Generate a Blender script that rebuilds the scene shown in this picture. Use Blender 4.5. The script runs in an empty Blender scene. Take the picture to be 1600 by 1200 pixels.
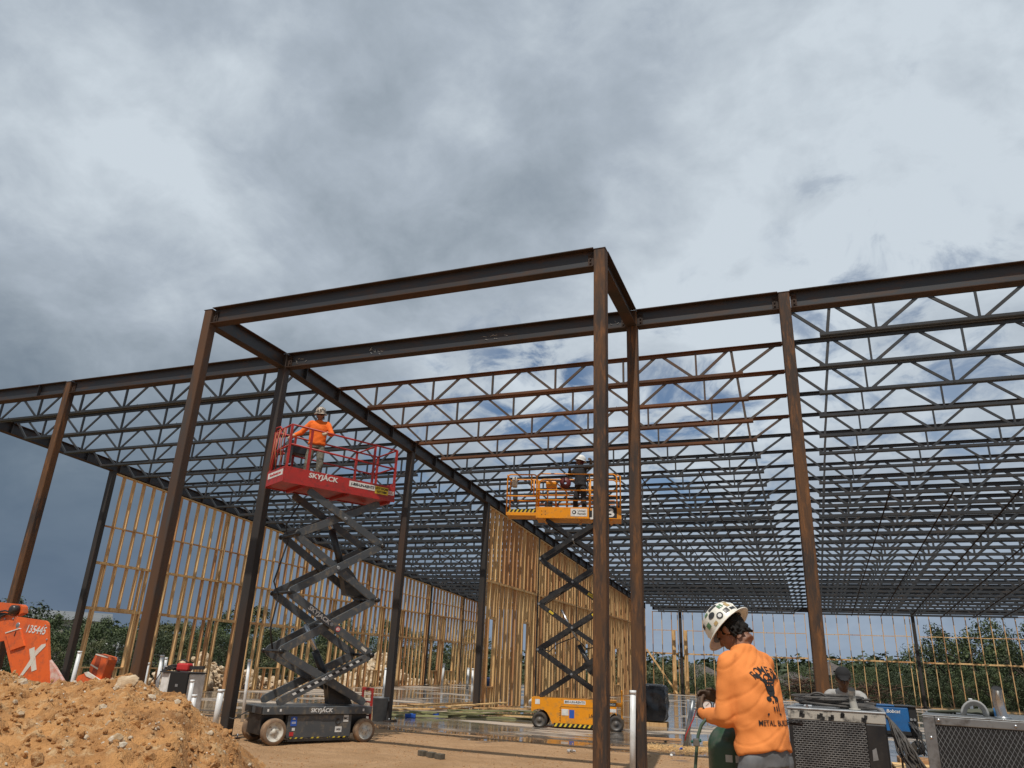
import bpy, bmesh, math, random
from mathutils import Vector, Matrix, noise
from mathutils.bvhtree import BVHTree
S = bpy.context.scene
R = math.radians
# ------------------------------------------------------------------ camera
FPX, PIT, ROL, YAW, EYE = 1150.73, R(20.62), R(2.508), R(21.742), 1.6
_cy, _sy, _cp, _sp = math.cos(YAW), math.sin(YAW), math.cos(PIT), math.sin(PIT)
FW = Vector((-_sy*_cp, _cy*_cp, _sp)); RT0 = Vector((_cy, _sy, 0)); UP0 = RT0.cross(FW)
RT = math.cos(ROL)*RT0 + math.sin(ROL)*UP0; UP = -math.sin(ROL)*RT0 + math.cos(ROL)*UP0
cd = bpy.data.cameras.new('camera'); cam = bpy.data.objects.new('camera', cd); S.collection.objects.link(cam)
cd.sensor_fit = 'HORIZONTAL'; cd.sensor_width = 36; cd.lens = FPX/1600*36; cd.clip_start = .05; cd.clip_end = 3000
cam.matrix_world = Matrix(((RT.x, UP.x, -FW.x, 0), (RT.y, UP.y, -FW.y, 0), (RT.z, UP.z, -FW.z, EYE), (0, 0, 0, 1)))
S.camera = cam
# ------------------------------------------------------------------ light
SUNV = Vector((.5, -4.0, 7.6)).normalized()          # towards the sun
sl = bpy.data.lights.new('sun', 'SUN'); sl.energy = 3.6; sl.angle = R(.6); sl.color = (1, .94, .86)
so = bpy.data.objects.new('sun', sl); S.collection.objects.link(so); so.rotation_euler = SUNV.to_track_quat('Z', 'Y').to_euler()
S.view_settings.view_transform = 'Standard'; S.view_settings.look = 'None'; S.view_settings.gamma = 1; S.view_settings.exposure = 0
S.view_settings.use_curve_mapping = False
S.cycles.use_denoising = True
# ------------------------------------------------------------------ sky: clear blue behind broken cloud
W = bpy.data.worlds.new('World'); S.world = W; W.use_nodes = True
def build_sky():
    nt = W.node_tree; N = nt.nodes; L = nt.links; N.clear()
    def nd(t, **k):
        n = N.new(t)
        for a, b in k.items(): setattr(n, a, b)
        return n
    def setin(n, i, v):
        if isinstance(v, (int, float, tuple)): n.inputs[i].default_value = v
        else: L.new(v, n.inputs[i])
    def math_(op, a, b=0.0, c=None, clamp=False):
        n = nd('ShaderNodeMath', operation=op, use_clamp=clamp); setin(n, 0, a); setin(n, 1, b)
        if c is not None: setin(n, 2, c)
        return n.outputs[0]
    def ss(x, a, b):
        n = nd('ShaderNodeMapRange', interpolation_type='SMOOTHSTEP'); setin(n, 0, x); setin(n, 1, a); setin(n, 2, b); return n.outputs[0]
    def mixc(f, a, b):
        n = nd('ShaderNodeMix', data_type='RGBA'); setin(n, 0, f); setin(n, 6, a); setin(n, 7, b); return n.outputs[2]
    tc = nd('ShaderNodeTexCoord').outputs['Generated']
    sep = nd('ShaderNodeSeparateXYZ'); L.new(tc, sep.inputs[0])
    z = math_('MAXIMUM', sep.outputs[2], 0.0)
    k = math_('DIVIDE', 1.0, math_('ADD', z, .42))
    cx = nd('ShaderNodeCombineXYZ'); L.new(math_('MULTIPLY', sep.outputs[0], k), cx.inputs[0]); L.new(math_('MULTIPLY', sep.outputs[1], k), cx.inputs[1])
    def noi(scale, det, rough, off, dist=0.0, vec=None):
        m = nd('ShaderNodeMapping'); L.new(vec or cx.outputs[0], m.inputs[0]); m.inputs['Location'].default_value = off
        n = nd('ShaderNodeTexNoise'); L.new(m.outputs[0], n.inputs[0]); n.inputs['Scale'].default_value = scale
        n.inputs['Detail'].default_value = det; n.inputs['Roughness'].default_value = rough; n.inputs['Distortion'].default_value = dist
        return n.outputs['Fac']
    big = noi(1.5, 3, .5, (3.1, 7.7, 0), .5)
    mid = noi(3.9, 8, .56, (1.3, 4.2, 0), .35)
    fine = noi(11, 7, .6, (9.3, 2.2, 0), .3)
    hole = noi(8.0, 9, .62, (5.3, 1.9, 0), .5)
    def blob(d, a, b):          # how near a direction is to d: 1 inside angle b, 0 outside angle a (degrees)
        n = nd('ShaderNodeVectorMath', operation='DOT_PRODUCT'); L.new(tc, n.inputs[0]); n.inputs[1].default_value = Vector(d).normalized()
        return ss(n.outputs['Value'], math.cos(R(a)), math.cos(R(b)))
    def px(u, v): return FW*FPX + RT*(u-800) - UP*(v-600)
    shade = math_('ADD', math_('MULTIPLY', math_('SUBTRACT', big, .5), .75), math_('MULTIPLY', math_('SUBTRACT', mid, .5), 1.0))
    shade = math_('ADD', shade, math_('MULTIPLY', math_('SUBTRACT', fine, .5), .5))
    shade = math_('ADD', shade, .605)
    for (u, v, a, b, amt) in ((1250, 120, 28, 3, .2), (1380, 420, 22, 4, .24), (300, 300, 18, 3, .18), (560, 280, 12, 2, -.12), (820, 260, 8, 1, -.14), (150, 150, 16, 3, .12), (700, 240, 7, 0, .14),
                              (560, 60, 12, 2, -.04), (80, 900, 30, 5, -.34), (30, 60, 13, 2, -.06), (800, 560, 14, 2, .12), (1100, 640, 16, 3, .2), (500, 470, 12, 2, -.08)):
        shade = math_('ADD', shade, math_('MULTIPLY', blob(px(u, v), a, b), amt))
    cr = nd('ShaderNodeValToRGB'); setin(cr, 0, shade); e = cr.color_ramp.elements
    e[0].position = 0.0; e[0].color = (.165, .205, .26, 1); e[1].position = 1.0; e[1].color = (.60, .67, .735, 1)
    for p, c in ((.3, (.24, .29, .35)), (.5, (.32, .375, .435)), (.7, (.41, .47, .54)), (.86, (.51, .575, .64))):
        q = e.new(p); q.color = (*c, 1)
    cloud = cr.outputs[0]
    # slate storm cloud low in the left
    st = math_('MULTIPLY', blob(px(-250, 830), 46, 12), ss(z, .42, .05))
    stc = mixc(ss(mid, .3, .7), (.082, .132, .185, 1), (.14, .195, .25, 1))
    cloud = mixc(st, cloud, stc)
    hz = math_('MULTIPLY', ss(z, .30, .0), .75)
    cloud = mixc(hz, cloud, mixc(blob(px(1500, 1000), 60, 10), (.13, .175, .25, 1), (.235, .31, .42, 1)))
    # clear gaps
    msk = None
    for (u, v, a, b, amt) in ((840, 620, 8, 1, .65), (700, 690, 8, 1, .45), (1400, 560, 13, 2, .45), (1330, 345, 7, 1, .22), (1250, 190, 6, 1, .08), (1480, 90, 5, 1, .15), (970, 60, 6, .5, .15),
                              (1010, 150, 3, .5, .3), (620, 720, 7, 1, .5), (1100, 560, 9, 2, .25), (1400, 60, 6, 1, .15), (1080, 690, 10, 2, .6), (800, 680, 12, 2, .5), (1540, 520, 9, 1, .4)):
        t = math_('MULTIPLY', blob(px(u, v), a, b), amt); msk = t if msk is None else math_('MAXIMUM', msk, t)
    h = ss(math_('ADD', hole, math_('MULTIPLY', msk, .22)), .56, .74)
    h = math_('MULTIPLY', h, math_('MINIMUM', math_('MULTIPLY', msk, 1.6), 1.0))
    sky = nd('ShaderNodeTexSky', sky_type='NISHITA'); sky.sun_disc = False
    sky.sun_elevation = math.asin(SUNV.z); sky.sun_rotation = math.atan2(SUNV.x, SUNV.y)
    skm = nd('ShaderNodeVectorMath', operation='MULTIPLY'); L.new(sky.outputs[0], skm.inputs[0]); skm.inputs[1].default_value = (.72, .80, .86)
    cs = nd('ShaderNodeVectorMath', operation='SCALE'); L.new(cloud, cs.inputs[0]); cs.inputs['Scale'].default_value = 10.0
    fin = mixc(h, cs.outputs[0], skm.outputs[0])
    bg = nd('ShaderNodeBackground'); L.new(fin, bg.inputs[0]); bg.inputs[1].default_value = .1
    o = nd('ShaderNodeOutputWorld'); L.new(bg.outputs[0], o.inputs[0])
build_sky()
# ------------------------------------------------------------------ mesh helpers
def V(*a): return Vector(a if len(a) > 1 else a[0])
class MB:
    """collects faces that become ONE mesh object"""
    def __init__(s): s.v = []; s.f = []; s.sm = []; s.m = []; s.mi = 0
    def add(s, vs, fs, smooth=False):
        o = len(s.v); s.v += [tuple(p) for p in vs]
        for f in fs: s.f.append([i+o for i in f]); s.sm.append(smooth); s.m.append(s.mi)
        return s
    def hexa(s, c, a, b, d):
        c, a, b, d = V(c), V(a), V(b), V(d)
        vs = [c+x*a+y*b+w*d for w in (-1, 1) for y in (-1, 1) for x in (-1, 1)]
        if a.cross(b).dot(d) < 0: vs = [c+x*a+y*b+w*d for w in (1, -1) for y in (-1, 1) for x in (-1, 1)]
        return s.add(vs, [(0, 2, 3, 1), (4, 5, 7, 6), (0, 1, 5, 4), (2, 6, 7, 3), (0, 4, 6, 2), (1, 3, 7, 5)])
    def box(s, x0, x1, y0, y1, z0, z1):
        return s.hexa(((x0+x1)/2, (y0+y1)/2, (z0+z1)/2), (abs(x1-x0)/2, 0, 0), (0, abs(y1-y0)/2, 0), (0, 0, abs(z1-z0)/2))
    def frame(s, p0, p1, up):
        t = (V(p1)-V(p0)).normalized(); u = V(up); u = u-t*u.dot(t)
        if u.length < 1e-5: u = V(1, 0, 0)-t*t.x
        u.normalize(); return t, t.cross(u), u
    def bar(s, p0, p1, w, h, up=(0, 0, 1)):
        t, a, u = s.frame(p0, p1, up); p0, p1 = V(p0), V(p1)
        return s.hexa((p0+p1)/2, (p1-p0)/2, a*w/2, u*h/2)
    def prof(s, p0, p1, poly, up=(0, 0, 1), smooth=False, poly2=None):
        t, a, u = s.frame(p0, p1, up); p0, p1 = V(p0), V(p1); n = len(poly)
        vs = [p0+a*x+u*y for x, y in poly]+[p1+a*x+u*y for x, y in (poly2 or poly)]
        area = sum(poly[i][0]*poly[(i+1) % n][1]-poly[(i+1) % n][0]*poly[i][1] for i in range(n))
        fs = [(i, (i+1) % n, n+(i+1) % n, n+i) for i in range(n)]; caps = [tuple(reversed(range(n))), tuple(range(n, 2*n))]
        fs_all = fs+caps
        if area < 0: fs_all = [tuple(reversed(f)) for f in fs_all]
        return s.add(vs, fs_all, smooth)
    def ibeam(s, p0, p1, d, w, tf=.014, tw=.009, up=(0, 0, 1)):
        a, b, c, e = w/2, d/2, tw/2, d/2-tf
        return s.prof(p0, p1, [(-a, -b), (a, -b), (a, -e), (c, -e), (c, e), (a, e), (a, b), (-a, b), (-a, e), (-c, e), (-c, -e), (-a, -e)], up)
    def rtube(s, p0, p1, w, r=.022, up=(0, 1, 0)):
        a = w/2; poly = []
        for cx, cy, st in ((a-r, -a+r, -90), (a-r, a-r, 0), (-a+r, a-r, 90), (-a+r, -a+r, 180)):
            for q in (0, 30, 60, 90): poly.append((cx+r*math.cos(R(st+q)), cy+r*math.sin(R(st+q))))
        return s.prof(p0, p1, poly, up)
    def tube(s, pts, r, n=8, smooth=True, caps=True, up=(0, 0, 1)):
        pts = [V(p) for p in pts]; rr = r if isinstance(r, (list, tuple)) else [r]*len(pts)
        o = []; fs = []; prev = None
        for i, p in enumerate(pts):
            t = (pts[min(i+1, len(pts)-1)]-pts[max(i-1, 0)]).normalized()
            if prev is None:
                u = V(up)-t*V(up).dot(t)
                if u.length < 1e-3: u = V(1, 0, 0)-t*t.x
                u.normalize()
            else:
                u = prev-t*prev.dot(t); u.normalize()
            prev = u; a = t.cross(u)
            o += [p+(a*math.cos(2*math.pi*k/n)+u*math.sin(2*math.pi*k/n))*rr[i] for k in range(n)]
        for i in range(len(pts)-1):
            for k in range(n):
                k2 = (k+1) % n; fs.append((i*n+k, i*n+k2, (i+1)*n+k2, (i+1)*n+k))
        s.add(o, fs, smooth)
        if caps:
            m = len(pts)-1; b = len(s.v)-len(o)
            s.f.append([b+k for k in reversed(range(n))]); s.f.append([b+m*n+k for k in range(n)]); s.sm += [False, False]; s.m += [s.mi, s.mi]
        return s
    def cyl(s, p0, p1, r, n=16, r2=None): return s.tube([p0, p1], [r, r if r2 is None else r2], n)
    def lathe(s, prof, c=(0, 0, 0), axis=(0, 0, 1), n=24, smooth=True):
        ax = V(axis).normalized(); c = V(c); u = ax.orthogonal().normalized(); w = ax.cross(u); vs = []; fs = []
        for r, h in prof: vs += [c+ax*h+(u*math.cos(2*math.pi*k/n)+w*math.sin(2*math.pi*k/n))*max(r, 1e-4) for k in range(n)]
        for i in range(len(prof)-1):
            for k in range(n): k2 = (k+1) % n; fs.append((i*n+k, i*n+k2, (i+1)*n+k2, (i+1)*n+k))
        return s.add(vs, fs, smooth)
    def ell(s, c, r, n=16, m=10, rot=None):
        c = V(c); vs = []; fs = []
        for j in range(m+1):
            th = math.pi*j/m
            for k in range(n):
                ph = 2*math.pi*k/n; p = V(r[0]*math.sin(th)*math.cos(ph), r[1]*math.sin(th)*math.sin(ph), -r[2]*math.cos(th))
                vs.append(c+(rot @ p if rot else p))
        for j in range(m):
            for k in range(n): k2 = (k+1) % n; fs.append((j*n+k, j*n+k2, (j+1)*n+k2, (j+1)*n+k))
        return s.add(vs, fs, True)
    def mesh(s, name, mats):
        me = bpy.data.meshes.new(name); me.from_pydata(s.v, [], s.f)
        for q in (mats if isinstance(mats, (list, tuple)) else [mats]): me.materials.append(q)
        me.polygons.foreach_set('use_smooth', s.sm); me.polygons.foreach_set('material_index', s.m); me.update(); return me
    def build(s, name, mats, parent=None, label=None, bevel=0):
        o = bpy.data.objects.new(name, s.mesh(name, mats)); S.collection.objects.link(o)
        if parent: o.parent = parent
        if label: o['label'] = label
        if bevel:
            b = o.modifiers.new('bevel', 'BEVEL'); b.width = bevel; b.segments = 2; b.limit_method = 'ANGLE'
        return o
def thing(name, label, cat, loc=(0, 0, 0), rz=0, group=None):
    o = bpy.data.objects.new(name, None); S.collection.objects.link(o); o.empty_display_size = .2
    o.location = loc; o.rotation_euler = (0, 0, rz); o['label'] = label; o['category'] = cat
    if group: o['group'] = group
    return o
def tag(o, label, cat, group=None, kind=None):
    o['label'] = label; o['category'] = cat
    if group: o['group'] = group
    if kind: o['kind'] = kind
    return o
def struct(o, kind='structure'): o['kind'] = kind; return o
def dup(root, loc=None, rz=None, label=None, group=None):
    r = root.copy(); S.collection.objects.link(r)
    if loc is not None: r.location = loc
    if rz is not None: r.rotation_euler = (0, 0, rz)
    if label: r['label'] = label
    if group: r['group'] = group
    for ch in root.children:
        c = ch.copy(); S.collection.objects.link(c); c.parent = r
        for g in ch.children:
            d = g.copy(); S.collection.objects.link(d); d.parent = c
    return r
def apply_mods(o):
    dg = bpy.context.evaluated_depsgraph_get(); me = bpy.data.meshes.new_from_object(o.evaluated_get(dg)); o.modifiers.clear(); old = o.data; o.data = me; return o
def text_geo(body, size, depth=.002, shear=0, bold=0.0, align='CENTER'):
    cu = bpy.data.curves.new('t', 'FONT'); cu.body = body; cu.size = size; cu.extrude = depth; cu.shear = shear; cu.offset = bold; cu.align_x = align; cu.align_y = 'CENTER'; cu.resolution_u = 3
    o = bpy.data.objects.new('t', cu); S.collection.objects.link(o); dg = bpy.context.evaluated_depsgraph_get(); ev = o.evaluated_get(dg); me = ev.to_mesh()
    vs = [v.co.copy() for v in me.vertices]; fs = [tuple(p.vertices) for p in me.polygons]; ev.to_mesh_clear(); bpy.data.objects.remove(o); bpy.data.curves.remove(cu)
    return vs, fs
def lettering(mb, body, size, origin, right, up, depth=.002, shear=0, bold=0.0, align='CENTER', sx=1.0):
    vs, fs = text_geo(body, size, depth, shear, bold, align); o, r, u = V(origin), V(right).normalized(), V(up).normalized(); n = r.cross(u)
    return mb.add([o+r*p.x*sx+u*p.y+n*p.z for p in vs], fs)
# ------------------------------------------------------------------ materials
def mat(name, col, rough=.6, metal=0.0, var=None, scale=4, bump=0.0, bscale=30, detail=5, stretch=(1, 1, 1), rvar=0.0, lo=.38, hi=.62, third=None, world=False, spec=None, noise_rough=.6, trans=0.0):
    """procedural: base colour blended with var (and third) by noise in object space"""
    m = bpy.data.materials.new(name); m.use_nodes = True; nt = m.node_tree; N = nt.nodes; L = nt.links
    b = N['Principled BSDF']; b.inputs['Roughness'].default_value = rough; b.inputs['Metallic'].default_value = metal
    b.inputs['Base Color'].default_value = (*col, 1)
    if spec is not None: b.inputs['Specular IOR Level'].default_value = spec
    tc = N.new('ShaderNodeTexCoord'); mp = N.new('ShaderNodeMapping'); mp.inputs['Scale'].default_value = stretch
    if world: g = N.new('ShaderNodeNewGeometry'); L.new(g.outputs['Position'], mp.inputs[0])
    else:
        oi = N.new('ShaderNodeObjectInfo'); va = N.new('ShaderNodeVectorMath'); va.operation = 'MULTIPLY_ADD'
        cb = N.new('ShaderNodeCombineXYZ'); L.new(oi.outputs['Random'], cb.inputs[0]); L.new(oi.outputs['Random'], cb.inputs[1]); L.new(oi.outputs['Random'], cb.inputs[2])
        L.new(cb.outputs[0], va.inputs[0]); va.inputs[1].default_value = (37, 53, 71); L.new(tc.outputs['Object'], va.inputs[2]); L.new(va.outputs[0], mp.inputs[0])
    def noi(sc, d, off=0):
        n = N.new('ShaderNodeTexNoise'); n.inputs['Scale'].default_value = sc; n.inputs['Detail'].default_value = d; n.inputs['Roughness'].default_value = noise_rough
        if off:
            m2 = N.new('ShaderNodeMapping'); m2.inputs['Location'].default_value = (off, off, off); L.new(mp.outputs[0], m2.inputs[0]); L.new(m2.outputs[0], n.inputs[0])
        else: L.new(mp.outputs[0], n.inputs[0])
        return n.outputs['Fac']
    f = noi(scale, detail)
    def rng(x, a, c, lo2=0, hi2=1):
        r = N.new('ShaderNodeMapRange'); r.inputs[1].default_value = a; r.inputs[2].default_value = c; r.inputs[3].default_value = lo2; r.inputs[4].default_value = hi2; L.new(x, r.inputs[0]); return r.outputs[0]
    if var:
        mx = N.new('ShaderNodeMix'); mx.data_type = 'RGBA'; mx.inputs[6].default_value = (*col, 1); mx.inputs[7].default_value = (*var, 1)
        L.new(rng(f, lo, hi), mx.inputs[0]); out = mx.outputs[2]
        if third:
            m3 = N.new('ShaderNodeMix'); m3.data_type = 'RGBA'; m3.inputs[7].default_value = (*third, 1); L.new(out, m3.inputs[6]); L.new(rng(noi(scale*2.7, 6, 11.3), .52, .68), m3.inputs[0]); out = m3.outputs[2]
        L.new(out, b.inputs['Base Color'])
    if rvar: L.new(rng(f, .3, .7, rough-rvar, rough+rvar), b.inputs['Roughness'])
    if bump:
        bp = N.new('ShaderNodeBump'); bp.inputs['Strength'].default_value = 1; bp.inputs['Distance'].default_value = bump; L.new(noi(bscale, 4, 3.1), bp.inputs['Height']); L.new(bp.outputs[0], b.inputs['Normal'])
    if trans: b.inputs['Transmission Weight'].default_value = trans
    return m
M = {}
M['col'] = mat('rusty_column_steel', (.10, .046, .017), .8, .0, (.036, .024, .018), 4.5, .0012, 90, 9, (1, 1, .16), third=(.19, .08, .024), lo=.44, hi=.58, noise_rough=.72)
M['col1'] = mat('part_rusted_column_steel', (.06, .036, .024), .75, .0, (.10, .046, .018), 1.6, .0006, 60, 7, (1, 1, .22), third=(.045, .042, .04), lo=.42, hi=.62)
M['coldark'] = mat('mill_scale_column_steel', (.026, .022, .019), .6, .0, (.055, .030, .017), 2.2, .0006, 60, 7, (1, 1, .18), third=(.035, .034, .034), lo=.45, hi=.65)
M['beam'] = mat('mill_scale_beam_steel', (.030, .031, .035), .5, .0, (.042, .028, .02), 1.6, .0006, 60, 7, (.5, 1, 2.2), third=(.06, .032, .018), lo=.5, hi=.68)
M['flange'] = mat('rusted_flange_steel', (.048, .023, .012), .8, .0, (.022, .015, .012), 1.7, .0004, 60, 6, lo=.42, hi=.62)
M['joist'] = mat('grey_primer', (.034, .040, .047), .5, .0, (.024, .028, .033), 2.5, .0, 60, 5, (.4, 1, 1), third=(.055, .046, .04), lo=.4, hi=.62)
M['rjoist'] = mat('rusty_joist_steel', (.15, .058, .02), .75, .0, (.07, .032, .016), 2.5, 0, 60, 5, (.3, 1, 1))
M['jweb'] = mat('weathered_web_steel', (.06, .052, .045), .6, .0, (.085, .046, .025), 2.5, 0, 60, 5)
M['wood'] = mat('pine_stud', (.70, .45, .21), .75, 0, (.57, .34, .145), 2.2, .0, 60, 5, (3, 3, .35), third=(.46, .24, .085), lo=.4, hi=.62)
M['wood2'] = mat('red_pine_stud', (.54, .285, .12), .75, 0, (.41, .195, .08), 2.2, .0, 60, 5, (3, 3, .35), third=(.60, .36, .14))
M['wood3'] = mat('pale_pine_stud', (.78, .53, .25), .75, 0, (.66, .41, .17), 2.2, .0, 60, 5, (3, 3, .35), third=(.40, .22, .09))
M['pvc'] = mat('white_pvc', (.72, .74, .74), .35, 0, (.55, .55, .52), 4, lo=.5, hi=.75)
M['black'] = mat('black_rubber', (.02, .02, .022), .6, 0, (.04, .038, .035), 6)
M['blackp'] = mat('black_paint', (.012, .013, .015), .35, 0, (.03, .028, .026), 3, third=(.05, .045, .04))
M['white'] = mat('white_paint', (.75, .75, .73), .5, 0, (.6, .6, .57), 8)
M['chrome'] = mat('bright_steel', (.55, .56, .57), .25, .9, (.4, .4, .4), 6)
M['galv'] = mat('galvanised_steel', (.36, .38, .39), .4, .6, (.26, .27, .28), 9)
M['yel'] = mat('yellow_marking', (.75, .55, .03), .5, 0, (.55, .4, .04), 9)
# ------------------------------------------------------------------ ground
Ym, Yc, XW, XA, XL, XR, XF, XG, Yb = 12.37, 10.02, -22.0, -17.05, -10.42, -2.57, .11, 12.4, 52.6
def sstep(a, b, x):
    t = max(0., min(1., (x-a)/(b-a))); return t*t*(3-2*t)
def terrain(x, y):
    h = 0.0
    d = max(y-57, (-27-x)*.9, (x-20)*.8, 0)                       # the land falls away beyond the pad
    h -= 9*sstep(0, 60, d)
    far = math.hypot(x, y)
    h += 9.5*sstep(110, 420, far)+ (noise.noise((x*.006, y*.006, 3))*7+noise.noise((x*.02, y*.02, 7))*2.0)*sstep(70, 260, far)
    h += .24*math.exp(-(((x+.35)/1.1)**2+((y-5.0)/1.0)**2)**2)    # packed rise the welder stands on
    if far < 60: h += noise.noise((x*.7, y*.7, 0))*.018*(0 if (y > 17.4 and -23 < x < 13) else 1)
    return h
def axis(pts):
    out = []
    for a, b, st in pts:
        n = max(1, round((b-a)/st)); out += [a+(b-a)*i/n for i in range(n)]
    return out+[pts[-1][1]]
def grid_mesh(xs, ys, fn):
    vs = [(x, y, fn(x, y)) for y in ys for x in xs]; n = len(xs)
    return vs, [(j*n+i, j*n+i+1, (j+1)*n+i+1, (j+1)*n+i) for j in range(len(ys)-1) for i in range(n-1)]
def ground_mat():
    m = bpy.data.materials.new('tan_dirt'); m.use_nodes = True; nt = m.node_tree; N = nt.nodes; L = nt.links; b = N['Principled BSDF']
    g = N.new('ShaderNodeNewGeometry')
    def noi(sc, d=6, r=.6, st=(1, 1, 1), loc=(0, 0, 0)):
        mp = N.new('ShaderNodeMapping'); mp.inputs['Scale'].default_value = st; mp.inputs['Location'].default_value = loc; L.new(g.outputs['Position'], mp.inputs[0])
        n = N.new('ShaderNodeTexNoise'); n.inputs['Scale'].default_value = sc; n.inputs['Detail'].default_value = d; n.inputs['Roughness'].default_value = r; L.new(mp.outputs[0], n.inputs[0]); return n.outputs['Fac']
    def rng(x, a, c, p=0, q=1):
        r = N.new('ShaderNodeMapRange'); r.interpolation_type = 'SMOOTHSTEP'; r.inputs[1].default_value = a; r.inputs[2].default_value = c; r.inputs[3].default_value = p; r.inputs[4].default_value = q; L.new(x, r.inputs[0]); return r.outputs[0]
    def mix(f, a, c):
        n = N.new('ShaderNodeMix'); n.data_type = 'RGBA'
        for i, v in ((0, f), (6, a), (7, c)):
            if isinstance(v, tuple): n.inputs[i].default_value = (*v, 1)
            else: L.new(v, n.inputs[i])
        return n.outputs[2]
    def mth(op, a, c=0.):
        n = N.new('ShaderNodeMath'); n.operation = op
        for i, v in ((0, a), (1, c)):
            if isinstance(v, (int, float)): n.inputs[i].default_value = v
            else: L.new(v, n.inputs[i])
        return n.outputs[0]
    c = mix(rng(noi(.9), .35, .65), (.56, .345, .18), (.46, .27, .13))
    c = mix(rng(noi(7, 7, .7), .5, .7), c, (.38, .215, .10))
    c = mix(rng(noi(38, 3, .7), .62, .72), c, (.62, .45, .28))
    c = mix(rng(noi(24, 3, .6, loc=(4, 4, 0)), .63, .7), c, (.15, .08, .04))
    sep = N.new('ShaderNodeSeparateXYZ'); L.new(g.outputs['Position'], sep.inputs[0])
    # standing water and mud along the edge of the slab
    wet = mth('ADD', rng(sep.outputs[1], 14.2, 18.6, -.2, .26), mth('MULTIPLY', rng(sep.outputs[0], -6, -2, 0, 1), -.0))
    wet = rng(mth('ADD', noi(.55, 4, .55, (1, 2.2, 1)), wet), .53, .60)
    far = rng(sep.outputs[1], 58, 75); 
    c = mix(wet, c, (.15, .095, .055))
    left = rng(sep.outputs[0], -34, -27, 1, 0)
    grass = mth('MAXIMUM', far, left)
    c = mix(grass, c, mix(rng(noi(.15), .4, .6), (.055, .075, .025), (.10, .095, .04)))
    L.new(c, b.inputs['Base Color'])
    r = N.new('ShaderNodeMapRange'); L.new(wet, r.inputs[0]); r.inputs[3].default_value = .92; r.inputs[4].default_value = .05; L.new(r.outputs[0], b.inputs['Roughness'])
    inv = mth('SUBTRACT', 1.0, wet)
    wv = N.new('ShaderNodeTexWave'); mp = N.new('ShaderNodeMapping'); mp.inputs['Rotation'].default_value = (0, 0, R(78)); L.new(g.outputs['Position'], mp.inputs[0]); L.new(mp.outputs[0], wv.inputs[0]); wv.inputs['Scale'].default_value = .55; wv.inputs['Distortion'].default_value = 6; wv.inputs['Detail'].default_value = 4
    h = mth('MULTIPLY', mth('ADD', mth('ADD', mth('MULTIPLY', noi(9, 8, .7), 1.2), noi(45, 4, .6)), mth('MULTIPLY', wv.outputs['Fac'], .5)), inv)
    bp = N.new('ShaderNodeBump'); bp.inputs['Distance'].default_value = .05; L.new(h, bp.inputs['Height']); L.new(bp.outputs[0], b.inputs['Normal'])
    return m
xs = axis([(-1200, -200, 50), (-200, -60, 10), (-60, -14, 1.5), (-14, 4, .35), (4, 60, 1.5), (60, 200, 10), (200, 900, 50)])
ys = axis([(-60, 2, 3), (2, 18, .35), (18, 60, 1.5), (60, 200, 7), (200, 1400, 40)])
vs, fs = grid_mesh(xs, ys, terrain)
struct(MB().add(vs, fs, True).build('ground', ground_mat()))
def slab_mat():
    m = bpy.data.materials.new('wet_concrete'); m.use_nodes = True; nt = m.node_tree; N = nt.nodes; L = nt.links; b = N['Principled BSDF']
    g = N.new('ShaderNodeNewGeometry')
    def noi(sc, d=6, r=.6, st=(1, 1, 1)):
        mp = N.new('ShaderNodeMapping'); mp.inputs['Scale'].default_value = st; L.new(g.outputs['Position'], mp.inputs[0])
        n = N.new('ShaderNodeTexNoise'); n.inputs['Scale'].default_value = sc; n.inputs['Detail'].default_value = d; n.inputs['Roughness'].default_value = r; L.new(mp.outputs[0], n.inputs[0]); return n.outputs['Fac']
    def rng(x, a, c, p=0, q=1):
        r = N.new('ShaderNodeMapRange'); r.interpolation_type = 'SMOOTHSTEP'; r.inputs[1].default_value = a; r.inputs[2].default_value = c; r.inputs[3].default_value = p; r.inputs[4].default_value = q; L.new(x, r.inputs[0]); return r.outputs[0]
    w = rng(noi(.22, 6, .6, (1, 1.6, 1)), .40, .50)            # 1 = wet film
    mx = N.new('ShaderNodeMix'); mx.data_type = 'RGBA'; L.new(w, mx.inputs[0]); mx.inputs[6].default_value = (.44, .36, .28, 1)
    m2 = N.new('ShaderNodeMix'); m2.data_type = 'RGBA'; L.new(rng(noi(1.2), .4, .6), m2.inputs[0]); m2.inputs[6].default_value = (.17, .15, .13, 1); m2.inputs[7].default_value = (.12, .105, .09, 1)
    L.new(m2.outputs[2], mx.inputs[7]); L.new(mx.outputs[2], b.inputs['Base Color'])
    L.new(rng(w, 0, 1, .7, .06), b.inputs['Roughness'])
    bp = N.new('ShaderNodeBump'); bp.inputs['Distance'].default_value = .004; L.new(noi(3.5, 3, .5, (.5, 2.5, 1)), bp.inputs['Height']); L.new(bp.outputs[0], b.inputs['Normal'])
    return m
struct(MB().box(XW-.35, XG+2.6, 17.6, Yb+.6, -.25, .022).build('concrete_slab', slab_mat()))
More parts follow.
